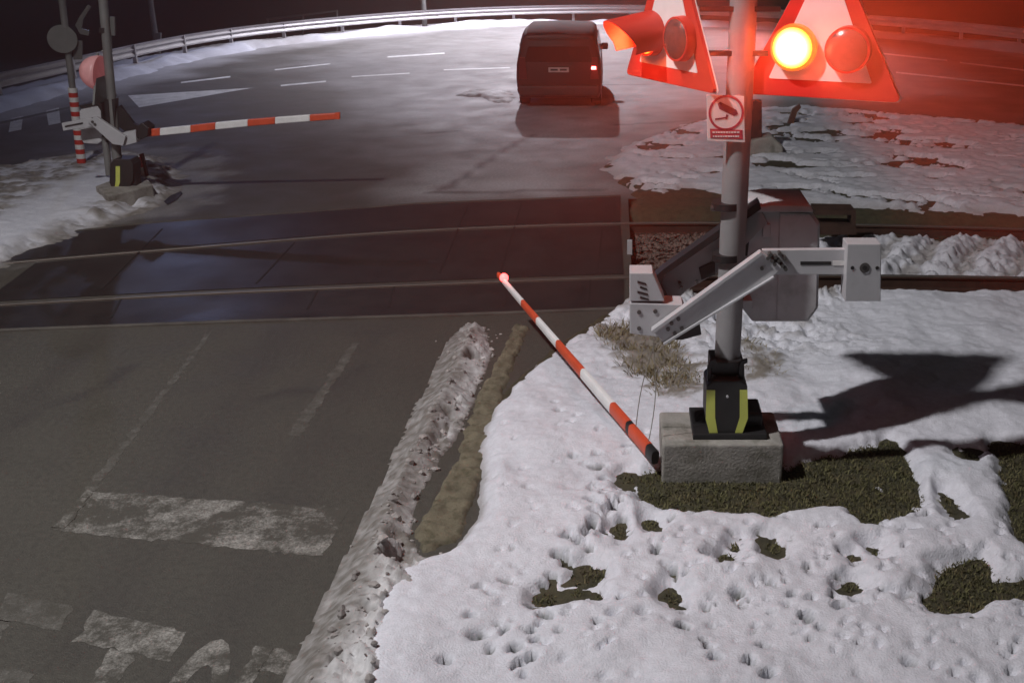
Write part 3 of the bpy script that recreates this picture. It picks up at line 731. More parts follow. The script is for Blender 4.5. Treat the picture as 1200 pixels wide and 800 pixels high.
def stones():
    b = MB(); rg = random.Random(9)
    poly = PP([(733, 228), (790, 226), (842, 236), (842, 300), (780, 318), (736, 318)], -.15)
    xs = [p.x for p in poly]; ys = [p.y for p in poly]
    X = np.array([rg.uniform(min(xs), max(xs)) for _ in range(2600)]); Y = np.array([rg.uniform(min(ys), max(ys)) for _ in range(2600)])
    d = sdf(X, Y, poly)
    for x, y, q in zip(X, Y, d):
        if q < 0: continue
        r = rg.uniform(.018, .042); c = Vector((x, y, -.17 + r * .5)); k = len(b.v)
        for dx, dy, dz in ((1, 0, 0), (-1, 0, 0), (0, 1, 0), (0, -1, 0), (0, 0, 1), (0, 0, -1)):
            b.v.append(c + Vector((dx * r * rg.uniform(.7, 1.3) + rg.uniform(-.3, .3) * r, dy * r * rg.uniform(.7, 1.3), dz * r * rg.uniform(.5, .9))))
        b.f += [(k + i, k + j, k + 4) for i, j in ((0, 2), (2, 1), (1, 3), (3, 0))] + [(k + j, k + i, k + 5) for i, j in ((0, 2), (2, 1), (1, 3), (3, 0))]
    return b.build('ballast_stones', 'stone')
tag(stones(), 'loose reddish ballast stones between the rails beside the crossing slabs', 'ballast', kind='stuff')

def clods():
    b = MB(); rg = random.Random(19); n = 0
    poly = w2(BANK_POLY, .06)
    xs = [p.x for p in poly]; ys = [p.y for p in poly]
    X = np.array([rg.uniform(min(xs) - .1, max(xs) + .25) for _ in range(9000)]); Y = np.array([rg.uniform(max(min(ys), 4.6), max(ys)) for _ in range(9000)])
    d = sdf(X, Y, poly); Z, _ = bank_fn(X, Y)
    left = dline(X, Y, w2([(518, 400), (490, 460), (442, 560), (397, 650), (352, 740), (322, 800), (285, 870), (100, 1130)], 0.0))
    for x, y, q, z, lf in zip(X, Y, d, Z, left):
        if q < -.12 or (lf < .22 and rg.random() > .05) or n > 380: continue
        if q < 0 and rg.random() > .25: continue
        n += 1
        rr = rg.choice((.007, .010, .012, .016, .022, .036)) * rg.uniform(.7, 1.2); c = Vector((x, y, max(z, 0.0) + rr * .05)); k = len(b.v)
        sq = [rg.uniform(.6, 1.2) for _ in range(3)]
        for vx_, vy_, vz_ in ICO: b.v.append(c + Vector((vx_ * sq[0] * rr * rg.uniform(.75, 1.25), vy_ * sq[1] * rr * rg.uniform(.75, 1.25), vz_ * sq[2] * rr * rg.uniform(.7, 1.2))))
        b.f += [tuple(k + i for i in f) for f in ICOF]
    o = b.build('snow_clods', 'clod'); return o
_bm = bmesh.new(); bmesh.ops.create_icosphere(_bm, subdivisions=1, radius=1); ICO = [tuple(v.co) for v in _bm.verts]; ICOF = [tuple(v.index for v in f.verts) for f in _bm.faces]; _bm.free()
M['clod'] = mat('snow_clod', (0.30, 0.28, 0.27), 0.85, var=0.6, scale=7)
tag(clods(), 'crumbled clods of dirty snow on the ploughed bank', 'snow clods', kind='stuff')

# ------------------------------------------------------------------ near barrier assembly
BX0, BX1, BY0, BY1, BZ = P(775, 570).x, P(915, 570).x, 7.47, 8.06, 0.375
def block(name, label, x0, x1, y0, y1, z0, z1, m='concrete'):
    b = MB().box(((x0 + x1) / 2, (y0 + y1) / 2, (z0 + z1) / 2), (x1 - x0, y1 - y0, z1 - z0))
    t = b.build(name, m, bevel=.02, segs=3); return tag(t, label, 'concrete block', 'concrete barrier foundations')
block('concrete_foundation', 'weathered concrete foundation block under the nearer barrier post, ringed by grass', BX0, BX1, BY0, BY1, -.1, BZ)

PX, PY = 0.5 * (W(837, 430, 7.8).x + W(866, 430, 7.8).x), 7.80
bar = thing('barrier_machine', (PX, PY, BZ), 'grey barrier machine on tall pole, its arm bracket ending in nothing, nearest the camera', 'barrier', 'level crossing barrier machines')
YF, YR = PY - .33, PY + .16          # planes of the front and rear brackets
MB().tube((PX, PY, BZ), (PX + .02, PY, 4.1), .098, .092, 28).build('pole', 'pole', bar, smooth=True)
# foot cover with two reflective strips
MB().box((PX + .02, PY, BZ + .02), (.56, .50, .05)).build('base_plate', 'dark', bar, bevel=.008)
MB().box((PX + .20, PY + .04, BZ + .09), (.16, .30, .12)).build('cable_box', 'dark', bar, bevel=.02)
cov = MB().px([(828, 452), (836, 446), (868, 446), (876, 452), (877, 490), (865, 521), (840, 522), (827, 492)], PY - .22, .30).build('foot_cover', 'black', bar, bevel=.012)
MB().px([(828, 457), (838, 457), (838, 489), (843, 518), (834, 518), (827, 491)], PY - .224, .004).build('reflective_strip', 'yellow', cov)
MB().px([(867, 457), (876, 457), (876.5, 490), (866, 518), (858, 518), (867, 489)], PY - .224, .004).build('reflective_strip', 'yellow', cov)
for x, y in ((852.5, 465), (851, 521)): MB().tube(W(x, y, PY - .235), W(x, y, PY - .235) + Vector((0, (PY - .21) - (PY - .235), 0)), .009, seg=10).build('bolt', 'galv', cov)
for x in (831, 868):
    MB().px([(x - 2, 474), (x - 2, 430), (x + 1, 423), (x + 8, 421), (x + 8, 425), (x + 4, 427), (x + 2, 432), (x + 2, 474)], PY - .16, .03).build('hinge_loop', 'dark', bar)
MB().px([(833, 424), (872, 424), (873, 449), (832, 449)], PY - .13, .26).build('collar', 'dark', bar, bevel=.01)
for x in (836, 866): MB().tube(W(x, 443, PY - .16), W(x, 443, PY - .16) + Vector((0, (PY - .12) - (PY - .16), 0)), .022, seg=12).build('bolt', 'bolt', bar)
# cabinet
cab = MB().px([(869, 262), (882, 246), (950, 247), (961, 262), (959, 361), (947, 377), (882, 377), (870, 362)], PY + .18, .48).build('drive_cabinet', 'cabinet', bar, bevel=.012)
MB().px([(914, 249), (949, 250), (959, 264), (957, 360), (946, 375), (910, 376)], PY + .165, .02).build('cabinet_door', 'cabinet', cab, bevel=.006)
MB().px([(894, 263), (903, 263), (903, 278), (894, 278)], PY + .160, .03).build('lock_plate', 'galv', cab, bevel=.004)
MB().px([(872, 300), (880, 246), (882, 246), (876, 300)], PY + .17, .02).build('seam', 'dark', cab)
MB().px([(881, 243), (904, 240), (950, 241), (954, 249), (880, 249)], PY + .15, .52).build('cabinet_hood', 'cabinet', cab, bevel=.01)
MB().px([(863, 262), (872, 262), (872, 352), (863, 352)], PY + .09, .12).build('mounting_bracket', 'dark', bar, bevel=.006)
MB().px([(862, 352), (882, 352), (882, 362), (862, 362)], PY + .05, .2).build('mounting_bracket', 'galv', bar, bevel=.006)
for y in (240, 300):
    MB().tube(W(852, y + 4, PY) - Vector((0, 0, 0)), W(852, y - 4, PY), .112, seg=24).build('pole_clamp', 'dark', bar, smooth=True)
MB().px([(866, 238), (876, 236), (876, 250), (866, 250)], PY - .02, .06).build('clamp_bolt', 'bolt', bar)
MB().tube(W(833, 244, PY - .03), W(840, 244, PY - .03), .02, seg=8).build('clamp_bolt', 'bolt', bar)
# front bracket: sloping channel, level channel, counterweight
fa = MB().px([(763, 386), (891, 294), (917, 313), (907, 324), (778, 402)], YF, .05).build('sloping_arm', 'galv', bar, bevel=.006)
MB().poly([W(763, 386, YF), W(891, 294, YF), W(893, 296.5, YF), W(765, 389, YF)], (0, -.035, 0)).build('arm_flange', 'galv', fa)
MB().poly([W(777, 401, YF), W(906, 323, YF), W(907, 324.5, YF), W(778, 403, YF)], (0, -.03, 0)).build('arm_flange', 'galv', fa)
for x, y in ((787, 379), (795, 374), (783, 386), (791, 391), (799, 385)): MB().tube(W(x, y, YF - .008), W(x, y, YF - .008) + Vector((0, (YF + .01) - (YF - .008), 0)), .016, seg=6).build('bolt', 'bolt', fa)
fh = MB().px([(893, 293), (992, 292), (992, 322), (910, 322)], YF + .052, .05).build('level_arm', 'galv', bar, bevel=.006)
MB().px([(938, 306.5), (974, 306.5), (974, 310.5), (938, 310.5)], YF + .049, .004).build('slot', 'black', fh)
MB().px([(976, 306), (990, 306), (990, 311), (976, 311)], YF + .047, .004).build('slot_insert', 'white', fh)
for x, y in ((903, 299), (909, 302), (905, 306), (913, 306), (917, 312), (900, 303), (908, 310), (920, 303), (921, 316), (893, 315), (914, 298)):
    MB().tube(W(x, y, YF - .010), W(x, y, YF - .010) + Vector((0, (YF + .05) - (YF - .010), 0)), .014, seg=6).build('bolt', 'bolt', fa)
cw = MB().px([(993, 286), (1033, 286), (1032, 353), (990, 353)], YF - .03, .17).build('counterweight', 'galv', bar, bevel=.006)
MB().tube(W(1013.5, 314, YF - .036), W(1013.5, 314, YF - .036) + Vector((0, (YF - .02) - (YF - .036), 0)), .036, seg=20).build('hub', 'bolt', cw)
MB().tube(W(1013.5, 314, YF - .040), W(1013.5, 314, YF - .040) + Vector((0, (YF - .03) - (YF - .040), 0)), .017, seg=12).build('bolt', 'black', cw)
for x in (999, 1028): MB().tube(W(x, 314, YF - .034), W(x, 314, YF - .034) + Vector((0, (YF - .02) - (YF - .034), 0)), .013, seg=10).build('bolt', 'black', cw)
# rear bracket and the end plates that held the boom
ra = MB().px([(774, 333), (779, 321), (840, 279), (892, 245), (900, 262), (840, 320), (805, 340), (787, 357)], YR, .05).build('rear_arm', 'greypaint', bar, bevel=.005)
MB().px([(761, 330), (778, 315), (890, 236), (892, 245), (779, 322), (774, 333), (787, 357), (777, 357)], YR - .07, .13).build('rear_flange', 'dark', ra)
MB().px([(819, 314), (838, 306), (838, 322), (822, 328)], YR - .012, .014).build('opening', 'black', ra)
for x, y in ((797, 333), (799, 338), (817, 331)): MB().tube(W(x, y, YR - .03), W(x, y, YR - .03) + Vector((0, (YR) - (YR - .03), 0)), .013, seg=6).build('bolt', 'bolt', ra)
ep = MB().px([(738, 320), (765, 320), (779, 353), (738, 353)], YF + .06, .20).build('end_plate', 'galv', bar, bevel=.006)
for k in range(4):
    y = 329 + k * 6
    MB().px([(747 + (k % 2) * 3, y), (757 + k, y + 3), (758 + k, y + 5.5), (747 + (k % 2) * 3, y + 2.5)], YF + .056, .005).build('gap', 'black', ep)
lp_ = MB().px([(738, 355.5), (800, 357), (806, 372), (790, 397), (738, 391)], YF + .055, .20).build('end_plate', 'galv', bar, bevel=.006)
for x, y in ((749, 366), (768, 365), (749, 385)): MB().tube(W(x, y, YF + .047), W(x, y, YF + .047) + Vector((0, (YF + .06) - (YF + .047), 0)), .016, seg=8).build('bolt', 'bolt', lp_)
MB().px([(779, 398), (820, 378), (822, 392), (800, 398)], YF + .10, .15).build('lower_bracket', 'dark', bar)

# signal boards
def board(base_r, base_l, label, lit, hooded, name='warning_signal'):
    A, B = Vector(base_r), Vector(base_l)         # right and left bottom corners
    u = (A - B); wd = u.length; u.normalize(); n = Vector((u.y, -u.x, 0)).normalized()
    if n.dot(Vector((0, -1, 0))) < 0: n = -n
    up = Vector((0, 0, 1)); c = (A + B) / 2; hgt = wd * 0.98
    t = thing(name, c, label, 'signal', 'triangular crossing signals')
    def tri(s, off, th, rnd=.035):
        # rounded triangle, s = inset
        k = wd / 2 - s * 1.75; b0 = s; h = hgt - s * 2.2
        cs = [(-k, b0), (k, b0), (0, b0 + (h - b0 * 0) - s * 0)]
        pts = []
        for i in range(3):
            p = Vector(cs[i]); a = Vector(cs[i - 1]); d = Vector(cs[(i + 1) % 3])
            p1 = p + (a - p).normalized() * rnd * 1.6; p2 = p + (d - p).normalized() * rnd * 1.6
            for q in range(5):
                f_ = q / 4
                pts.append((p1 * (1 - f_) + p * f_) * (1 - f_) + (p * (1 - f_) + p2 * f_) * f_)
        P3 = [c + u * p.x + up * p.y + n * off for p in pts]
        return MB().poly(P3, n * th)
    tri(0, 0, .03).build('board', 'red', t, bevel=.004)
    tri(-.006, -.004, .006).build('rim', 'white', t)
    tri(.115, .031, .004, .01).build('white_panel', 'white', t)
    MB().box(c + up * .5 - n * .06, (.06, .12, .9), Matrix.Rotation(math.atan2(n.y, n.x) - R(90), 3, 'Z')).build('back_rail', 'dark', t)
    for side in (-1, 1):
        p = c + u * side * wd * .165 * 1.0 + up * .33 + n * .033
        on = lit == side
        hs = MB().tube(p, p + n * .07, .155, .150, 28).build('lamp_ring', 'glarerim' if on and not hooded else 'red', t, smooth=True)
        lm = M['lens'] if on else M['lampdim']
        b = MB(); seg = 28; rings = 5; k0 = 0
        v2 = up
        for r_ in range(rings + 1):
            rr = .135 * (1 - r_ / rings); dz = .035 * math.sqrt(max(0, 1 - (rr / .135) ** 2))
            for i in range(seg):
                a = 2 * math.pi * i / seg
                b.v.append(p + n * (.071 + dz) + rr * (math.cos(a) * u + math.sin(a) * v2))
        for r_ in range(rings):
            for i in range(seg):
                j = (i + 1) % seg
                b.f.append((r_ * seg + i, r_ * seg + j, (r_ + 1) * seg + j, (r_ + 1) * seg + i))
        lo_ = b.build('lens', lm, hs, smooth=True)
        ca = lo_.data.attributes.new('core', 'FLOAT', 'POINT')
        ca.data.foreach_set('value', np.repeat(np.clip(np.arange(rings + 1) / rings * 1.5, 0, 1), seg).astype(np.float32))
        if hooded and side == lit:
            hb = MB(); seg = 20; L0, th = .34, .006
            for layer, rr in ((0, .165), (1, .158)):
                for i in range(seg + 1):
                    a = R(-35) + R(250) * i / seg
                    d = math.cos(a) * u + math.sin(a) * up
                    ln = L0 * (.55 + .45 * max(0, math.sin(a) * .8 + .2))
                    hb.v += [p + d * rr + n * .02, p + d * rr * .98 + n * (.05 + ln) - up * .05 * (ln / L0)]
            m_ = (seg + 1) * 2
            for i in range(seg):
                a0 = i * 2
                hb.f += [(a0, a0 + 1, a0 + 3, a0 + 2), (m_ + a0 + 2, m_ + a0 + 3, m_ + a0 + 1, m_ + a0), (a0 + 1, m_ + a0 + 1, m_ + a0 + 3, a0 + 3), (a0, a0 + 2, m_ + a0 + 2, m_ + a0)]
            hb.f += [(0, m_, m_ + 1, 1), (seg * 2, seg * 2 + 1, m_ + seg * 2 + 1, m_ + seg * 2)]
            hb.build('hood', 'red', hs, smooth=True)
        if on:
            if hooded: lamp('signal_light', 'POINT', p + n * .20, 8, (1.0, .12, .03), size=.05, parent=t)
            else:
                lamp('signal_light', 'POINT', p + n * .24, 7, (1.0, .09, .04), size=.10, parent=t)
                lamp('glare_beam', 'SPOT', p + n * .13, 2500, (1.0, .085, .03), p + Vector((-.56, -.83, .03)) * 6, .10, 50, 1.0, t)  # added beam: spreads the lens glare left of the lit lamp
                lamp('glare_beam', 'SPOT', p + n * .13, 6000, (1.0, .085, .03), p + Vector((.32, -.94, .10)) * 6, .10, 50, 1.0, t)  # second added beam, carries the same glare out to the right
    return t
def corner(x, y, z):
    v = (CY - y) / F; tt = (CH - z) / (S_ - v * C_)
    return Vector(((x - CX) / F * tt, tt * (C_ + v * S_), z))
zr = W(1057, 120, 7.45).z
board(corner(1057, 120, zr), corner(868, 109, zr), 'red triangular signal board facing the camera with its lamp glaring orange', -1, False)
zl = W(842, 110, 7.62).z
board(corner(842, 110, zl), corner(737, 87, zl), 'red triangular signal board turned away to the left, one lamp under a hood', -1, True)
MB().px([(826, 60), (900, 60), (900, 66), (826, 66)], PY - .06, .04).build('signal_bracket', 'dark', bar)
MB().px([(820, 8), (915, 8), (915, 14), (820, 14)], PY - .06, .04).build('signal_bracket', 'dark', bar)

# surveillance notice on the pole
YS = PY - .12
cs = thing('warning_notice', W(850, 166, YS), 'white notice with a red ringed camera picture strapped to the near pole', 'notice')
MB().px([(828, 111), (872, 113), (873, 167), (829, 165)], YS, .006).build('plate', 'white', cs, bevel=.002)
b = MB(); cc = W(851, 132.5, YS - .0025); ro, ri = .122, .106
for i in range(32):
    a0, a1 = 2 * math.pi * i / 32, 2 * math.pi * (i + 1) / 32
    f3 = lambda r, a: cc + Vector((r * math.cos(a), 0, r * math.sin(a)))
    b.poly([f3(ro, a0), f3(ro, a1), f3(ri, a1), f3(ri, a0)], (0, .002, 0))
b.build('red_ring', 'signred', cs)
b = MB(); b.px([(841, 122), (844, 119.5), (863, 129), (865, 134), (860, 136), (843, 128)], YS - .0025, .002)
b.px([(851, 134), (853.5, 135), (852, 140), (850, 140)], YS - .0025, .002); b.px([(838, 139), (852, 137), (852, 138.5), (838, 141)], YS - .0025, .002)
b.build('camera_picture', 'signpurple', cs)
pn = MB().px([(832, 151), (870, 152.5), (870.5, 163.5), (832.5, 162)], YS - .0025, .002).build('red_panel', 'signred', cs)
for k, y in enumerate((154.2, 159)):
    b = MB(); x = 835 + k * 0.5; rg = random.Random(k)
    while x < 866:
        wd = rg.uniform(1.2, 3.2); b.px([(x, y), (x + wd, y + .1), (x + wd, y + 2), (x, y + 1.9)], YS - .0045, .002); x += wd + rg.uniform(.5, .9)
    b.build('lettering', 'white', pn)

# broken boom leaning on the snow
b0, b1 = P(768, 536, .26), P(584, 322, .62)
bm_ = thing('barrier_boom', b0, 'broken red and white barrier boom lying on the snow with a red tip lamp', 'boom', 'barrier booms')
ax = (b1 - b0); L = ax.length; ax.normalize(); sd_ = ax.cross(Vector((0, 0, 1))).normalized(); up_ = sd_.cross(ax)
def seg_(t0, t1, m, nm='band', g=1.0):
    h0, h1 = (.062 - .030 * t0) * g, (.062 - .030 * t1) * g
    p, q = b0 + ax * L * t0, b0 + ax * L * t1
    k = MB(); w0, w1 = h0 * .55, h1 * .55
    for c_, w_, h_ in ((p, w0, h0), (q, w1, h1)):
        for i in range(12):
            a = 2 * math.pi * i / 12
            k.v.append(c_ + sd_ * w_ * math.copysign(abs(math.cos(a)) ** .6, math.cos(a)) + up_ * h_ * math.copysign(abs(math.sin(a)) ** .6, math.sin(a)))
    for i in range(12): k.f.append((i, (i + 1) % 12, 12 + (i + 1) % 12, 12 + i))
    k.f += [tuple(range(11, -1, -1)), tuple(range(12, 24))]
    return k.build(nm, m, bm_, smooth=True)
tcut = [(0.0, .03, 'dark'), (.03, .115, 'boomred'), (.115, .13, 'dark'), (.13, .215, 'boomred'), (.215, .385, 'boomwhite'), (.385, .545, 'boomred'), (.545, .685, 'boomwhite'), (.685, .80, 'boomred'), (.80, .955, 'boomwhite'), (.955, 1.0, 'boomred')]
for t0, t1, m in tcut: seg_(t0, t1, m, 'end_fitting' if m == 'dark' else 'band', 1.0 if m != 'dark' else .96)
pt = b0 + ax * L * .965 - Vector((0, .03, 0)) + Vector((.02, 0, .03))
bb = MB(); 
bmx = bmesh.new(); bmesh.ops.create_uvsphere(bmx, u_segments=14, v_segments=10, radius=.045)
me = bpy.data.meshes.new('tip_lamp'); bmx.to_mesh(me); bmx.free(); me.materials.append(M['tiplight'])
o = bpy.data.objects.new('tip_lamp', me); col.objects.link(o); o.parent = bm_; o.location = pt - b0
lamp('tip_light', 'POINT', pt + Vector((0, -.08, .06)), 1.2, (1, .08, .06), size=.04, parent=bm_)
for xa, xb, sag in ((765, 770, 3), (768, 752, -2)):
    a, c = W(xa, 400, YF + .05), b0 + ax * (.12 if sag > 0 else .35) + Vector((0, 0, .07))
    pts = [a.lerp(c, k / 8) + Vector((.012 * math.sin(k / 8 * math.pi) * sag, 0, 0)) for k in range(9)]
    tag(MB().path(pts, .0035, 6).build('torn_cable', 'cable'), 'thin torn cable hanging to the boom\'s %s' % ('foot, the right one of two' if sag > 0 else 'shaft, the left one of two'), 'cable', 'torn cables on the near barrier')

# ------------------------------------------------------------------ small fixtures right of the crossing
Yc = P(895, 186).y
t = thing('signal_post', P(890, 186), 'dark post stump on a concrete foot standing in the far snow behind the pole', 'post')
MB().px([(874, 118), (893, 118), (893, 166), (876, 166)], Yc, .18).build('post', 'dark', t, bevel=.02)
MB().px([(872, 166), (905, 160), (918, 172), (918, 187), (873, 187)], Yc - .1, .45).build('foot', 'concrete', t, bevel=.03)
Yd = P(930, 148).y
t = thing('marker_stake', P(928, 148), 'small slanted wooden stake in the far snow below the glaring signal', 'stake')
MB().px([(922, 148), (929, 128), (937, 122), (939, 126), (934, 132), (929, 149)], Yd, .1).build('stake', 'brownpost', t)
Ye = P(980, 276).y
t = thing('cable_trough', P(980, 278, -.1), 'low dark steel frame box beside the far rail right of the cabinet', 'frame')
MB().px([(955, 246), (1003, 247), (1003, 252), (955, 252)], Ye - .3, .35).build('top_bar', 'rail', t)
MB().px([(998, 252), (1003, 252), (1003, 275), (998, 275)], Ye - .3, .3).build('side_bar', 'rail', t)
MB().px([(955, 262), (998, 263), (998, 275), (955, 275)], Ye - .3, .3).build('lower_bar', 'rail', t)
Yg = P(739, 298).y
tag(MB().px([(735, 282), (741, 282), (741, 299), (735, 299)], Yg, .06).build('marker_stub', 'galv', bevel=.005), 'short pale metal stub standing at the end of the crossing slabs', 'stub')

# ------------------------------------------------------------------ far barrier assembly on the island
YB = P(141, 238).y
fb0 = P(141, 238)
q = MB(); zt = W(141, 221, YB).z
q.poly([P(115, 237), P(129, 249), P(159, 242), P(182, 235), P(172, 224), P(138, 228)], (0, 0, .25))
tag(q.build('concrete_foundation', 'concrete', bevel=.02), 'pale concrete foundation block of the far barrier on the snowy island', 'concrete block', 'concrete barrier foundations')
FY = YB + .22
fb = thing('barrier_machine', Vector((W(136, 215, FY).x, FY, .2)), 'grey barrier machine with its striped boom lowered, across the road on the island', 'barrier', 'level crossing barrier machines')
MB().tube(W(139, 205, FY), W(118.5, -22, FY), .068, .060, 18).build('pole', 'farpole', fb, smooth=True)
MB().tube(W(128, 205, FY - .02), W(123, 160, FY - .02), .050, seg=14).build('support_tube', 'farpole', fb, smooth=True)
c2 = MB().px([(129, 192), (133, 187), (152, 187), (156, 193), (156, 212), (151, 220), (131, 221), (128, 214)], FY - .2, .3).build('foot_cover', 'black', fb, bevel=.01)
MB().px([(135.5, 195), (140.5, 195), (140.5, 214), (138.5, 219), (134.5, 219), (135.5, 212)], FY - .206, .006).build('reflective_strip', 'yellow', c2)
MB().px([(150, 205), (158, 205), (160, 219), (148, 219)], FY - .16, .2).build('foot_bracket', 'dark', fb)
cb = MB().px([(93, 131), (97, 125), (112, 123), (119, 127), (120, 165), (114, 169), (98, 168), (95, 163)], FY + .02, .35).build('drive_cabinet', 'cabinet', fb, bevel=.01)
MB().px([(92, 124), (118, 119), (121, 122), (95, 127)], FY, .4).build('cabinet_hood', 'dark', cb)
MB().px([(95, 147), (112, 146), (112, 148), (95, 149)], FY + .012, .012).build('seam', 'dark', cb)
MB().px([(110, 118), (135, 116), (135, 165), (120, 168), (118, 130)], FY - .06, .12).build('mounting_bracket', 'dark', fb)
MB().px([(72, 144.5), (107, 138), (109, 148), (74, 153.5)], FY - .22, .06).build('counterweight_arm', 'galv', fb, bevel=.005)
MB().px([(76, 147.5), (97, 143.5), (97, 145.5), (76, 149.5)], FY - .226, .008).build('slot', 'black', fb)
fs = MB().px([(101, 141), (113, 137), (147, 160), (144, 171), (132, 169)], FY - .29, .06).build('sloping_arm', 'galv', fb, bevel=.005)
for x, y in ((108, 143), (111, 146)): MB().tube(W(x, y, FY - .305), W(x, y, FY - .305) + Vector((0, (FY - .28) - (FY - .305), 0)), .02, seg=8).build('bolt', 'bolt', fs)
MB().px([(143, 156), (159, 153), (160, 167), (146, 171)], FY - .23, .14).build('end_plate', 'galv', fb, bevel=.005)
MB().px([(132, 127), (140, 124), (156, 145), (170, 150), (172, 158), (150, 157), (138, 148)], FY + .0, .08).build('rear_arm', 'dark', fb)
MB().px([(159, 149), (166, 144), (174, 150), (173, 160), (165, 164), (159, 162)], FY - .2, .25).build('boom_clamp', 'dark', fb, bevel=.01)
# pole clamps and a small plate with a rod beside the pole
MB().px([(116, 33), (122, 33), (122, 39), (116, 39)], FY - .07, .14).build('pole_clamp', 'dark', fb)
MB().px([(126, 20), (134, 20), (134.5, 42), (127, 42)], FY + .03, .03).build('side_plate', 'signback', fb)
MB().tube(W(130, 42, FY + .045), W(131, 72, FY + .045), .012, seg=8).build('rod', 'farpole', fb)
MB().tube(W(119, 60, FY), W(132, 60, FY + .045), .012, seg=8).build('rod', 'farpole', fb)
# striped boom across the road
fbm_ = thing('barrier_boom', W(168, 158, FY - .06), 'intact red and white barrier boom lowered across the side road from the far island', 'boom', 'barrier booms')
xs = [168, 187, 223, 252, 290, 322, 363, 393]
yy = lambda x: float(np.interp(x, [168, 205, 270, 342, 393], [156.5, 153.5, 146, 140, 136.5]))
hw = lambda x: float(np.interp(x, [168, 393], [4.4, 3.8]))
for i in range(7):
    a, c = xs[i], xs[i + 1]
    MB().px([(a, yy(a) - hw(a)), (c, yy(c) - hw(c)), (c, yy(c) + hw(c)), (a, yy(a) + hw(a))], FY - .10, .06).build('band', 'boomred' if i % 2 == 0 else 'boomwhite', fbm_, bevel=.012)
MB().px([(392.5, 132.5), (398, 132), (398, 140), (392.5, 140)], FY - .095, .05).build('end_cap', 'boomred', fbm_)
# far signal: board seen edge-on, glowing dome facing left
sg = thing('warning_signal', W(118, 118, FY), 'crossing signal on the far pole seen edge-on with a glowing pink dome', 'signal', 'triangular crossing signals')
xl = W(114, 92, FY).x
MB().poly([Vector((W(122, 118, FY).x, FY - .40, W(122, 118, FY).z)), Vector((W(122, 118, FY).x, FY + .40, W(122, 118, FY).z)), Vector((W(113, 64, FY).x, FY, W(113, 62, FY).z))], (.03, 0, 0)).build('board', 'signback', sg)
bmx = bmesh.new(); bmesh.ops.create_uvsphere(bmx, u_segments=24, v_segments=16, radius=.25)
for v in bmx.verts:
    v.co.x = min(v.co.x, 0) * 1.15
me = bpy.data.meshes.new('lamp_dome'); bmx.to_mesh(me); bmx.free(); me.materials.append(M['dome'])
for p in me.polygons: p.use_smooth = True
o = bpy.data.objects.new('lamp_dome', me); col.objects.link(o); o.parent = sg; o.location = W(117.5, 86, FY - .06) - sg.location; o.rotation_euler = (0, R(8), 0)

# leaning marker beside the far barrier
t = thing('marker_post', P(166, 214), 'leaning brown post with a small red and white board beside the far barrier', 'post')
Yq = P(170, 216).y
MB().px([(163, 181), (167, 180), (175, 214), (170, 215)], Yq, .05).build('post', 'brownpost', t)
MB().px([(156, 186), (164, 184), (168, 196), (157, 197)], Yq - .02, .02).build('red_board', 'red', t)
MB().px([(155, 197), (167, 196), (171, 213), (154, 213)], Yq - .02, .02).build('white_board', 'white', t)

# striped post with the back of a round sign
Yp = P(97, 201).y
t = thing('striped_sign_post', P(97, 201), 'sign post striped red and white below, with a round sign seen from behind', 'sign post')
tp, tb = W(70, -20, Yp), W(97, 202, Yp)
f_ = lambda y: W(97 - (202 - y) * .122, y, Yp)
MB().tube(f_(103), f_(-25), .052, seg=16).build('pole', 'farpole', t, smooth=True)
ys = np.linspace(202, 103, 19)
for i in range(18):
    MB().tube(f_(ys[i]) , f_(ys[i + 1]), .072, seg=14).build('stripe', 'red' if i % 2 == 0 else 'white', t, smooth=True)
MB().box(P(95, 201) + Vector((0, 0, .02)), (.42, .3, .06)).build('foot_plate', 'red', t, bevel=.01)
ds = MB().tube(W(73, 46, Yp - .06), W(73, 46, Yp - .09) + Vector((0, .0, 0)), .22, seg=32).build('round_sign', 'signback', t)
MB().px([(85, 48), (96, 48), (96, 70), (86, 70)], Yp + .05, .02).build('small_sign', 'signback', t)
MB().px([(88, 30), (93, 20), (103, 6), (106, 8), (96, 24), (95, 34), (104, 36), (103, 42), (94, 40)], Yp + .08, .04).build('bracket', 'signback', t)

# ------------------------------------------------------------------ guard rail along the main road
gr = thing('guard_rail', GUARD[6], 'long grey steel guard rail along the far edge of the main road', 'guard rail')
def dense(pts, step=1.0):
    out = [pts[0]]
    for a, b in zip(pts[:-1], pts[1:]):
        k = max(1, int((b - a).length / step)); out += [a.lerp(b, (i + 1) / k) for i in range(k)]
    for _ in range(6): out = [out[0]] + [(out[i - 1] + 2 * out[i] + out[i + 1]) / 4 for i in range(1, len(out) - 1)] + [out[-1]]
    return out
GD = dense(GUARD)
MB().sweep([(0, .34), (.0, .38), (.05, .43), (.05, .48), (.0, .52), (.05, .56), (.05, .61), (0, .66), (-.02, .66), (.03, .60), (.03, .57), (-.02, .52), (.03, .47), (.03, .44), (-.02, .38), (-.02, .34)], [p + Vector((0, -.12, 0)) for p in GD]).build('beam', 'guard', gr, smooth=False)
acc = 0; last = GD[0]
for a, b in zip(GD[:-1], GD[1:]):
    acc += (b - a).length
    if acc >= 2.0:
        acc = 0; MB().box(b + Vector((0, .0, .25)), (.10, .09, .80)).build('post', 'guard', gr)
# second railing further back, top left
hr = thing('hand_rail', P(350, 30), 'thin dark railing standing behind the guard rail at the upper left', 'railing')
YH = P(350, 40).y + 2
for y in (16, 26): MB().tube(W(312, y + 7, YH), W(396, y - 3, YH), .035, seg=8).build('bar', 'farpole', hr)
for x, y in ((314, 22), (355, 17), (395, 12)): MB().tube(W(x, y, YH), W(x, y + 26, YH), .04, seg=8).build('post', 'farpole', hr)

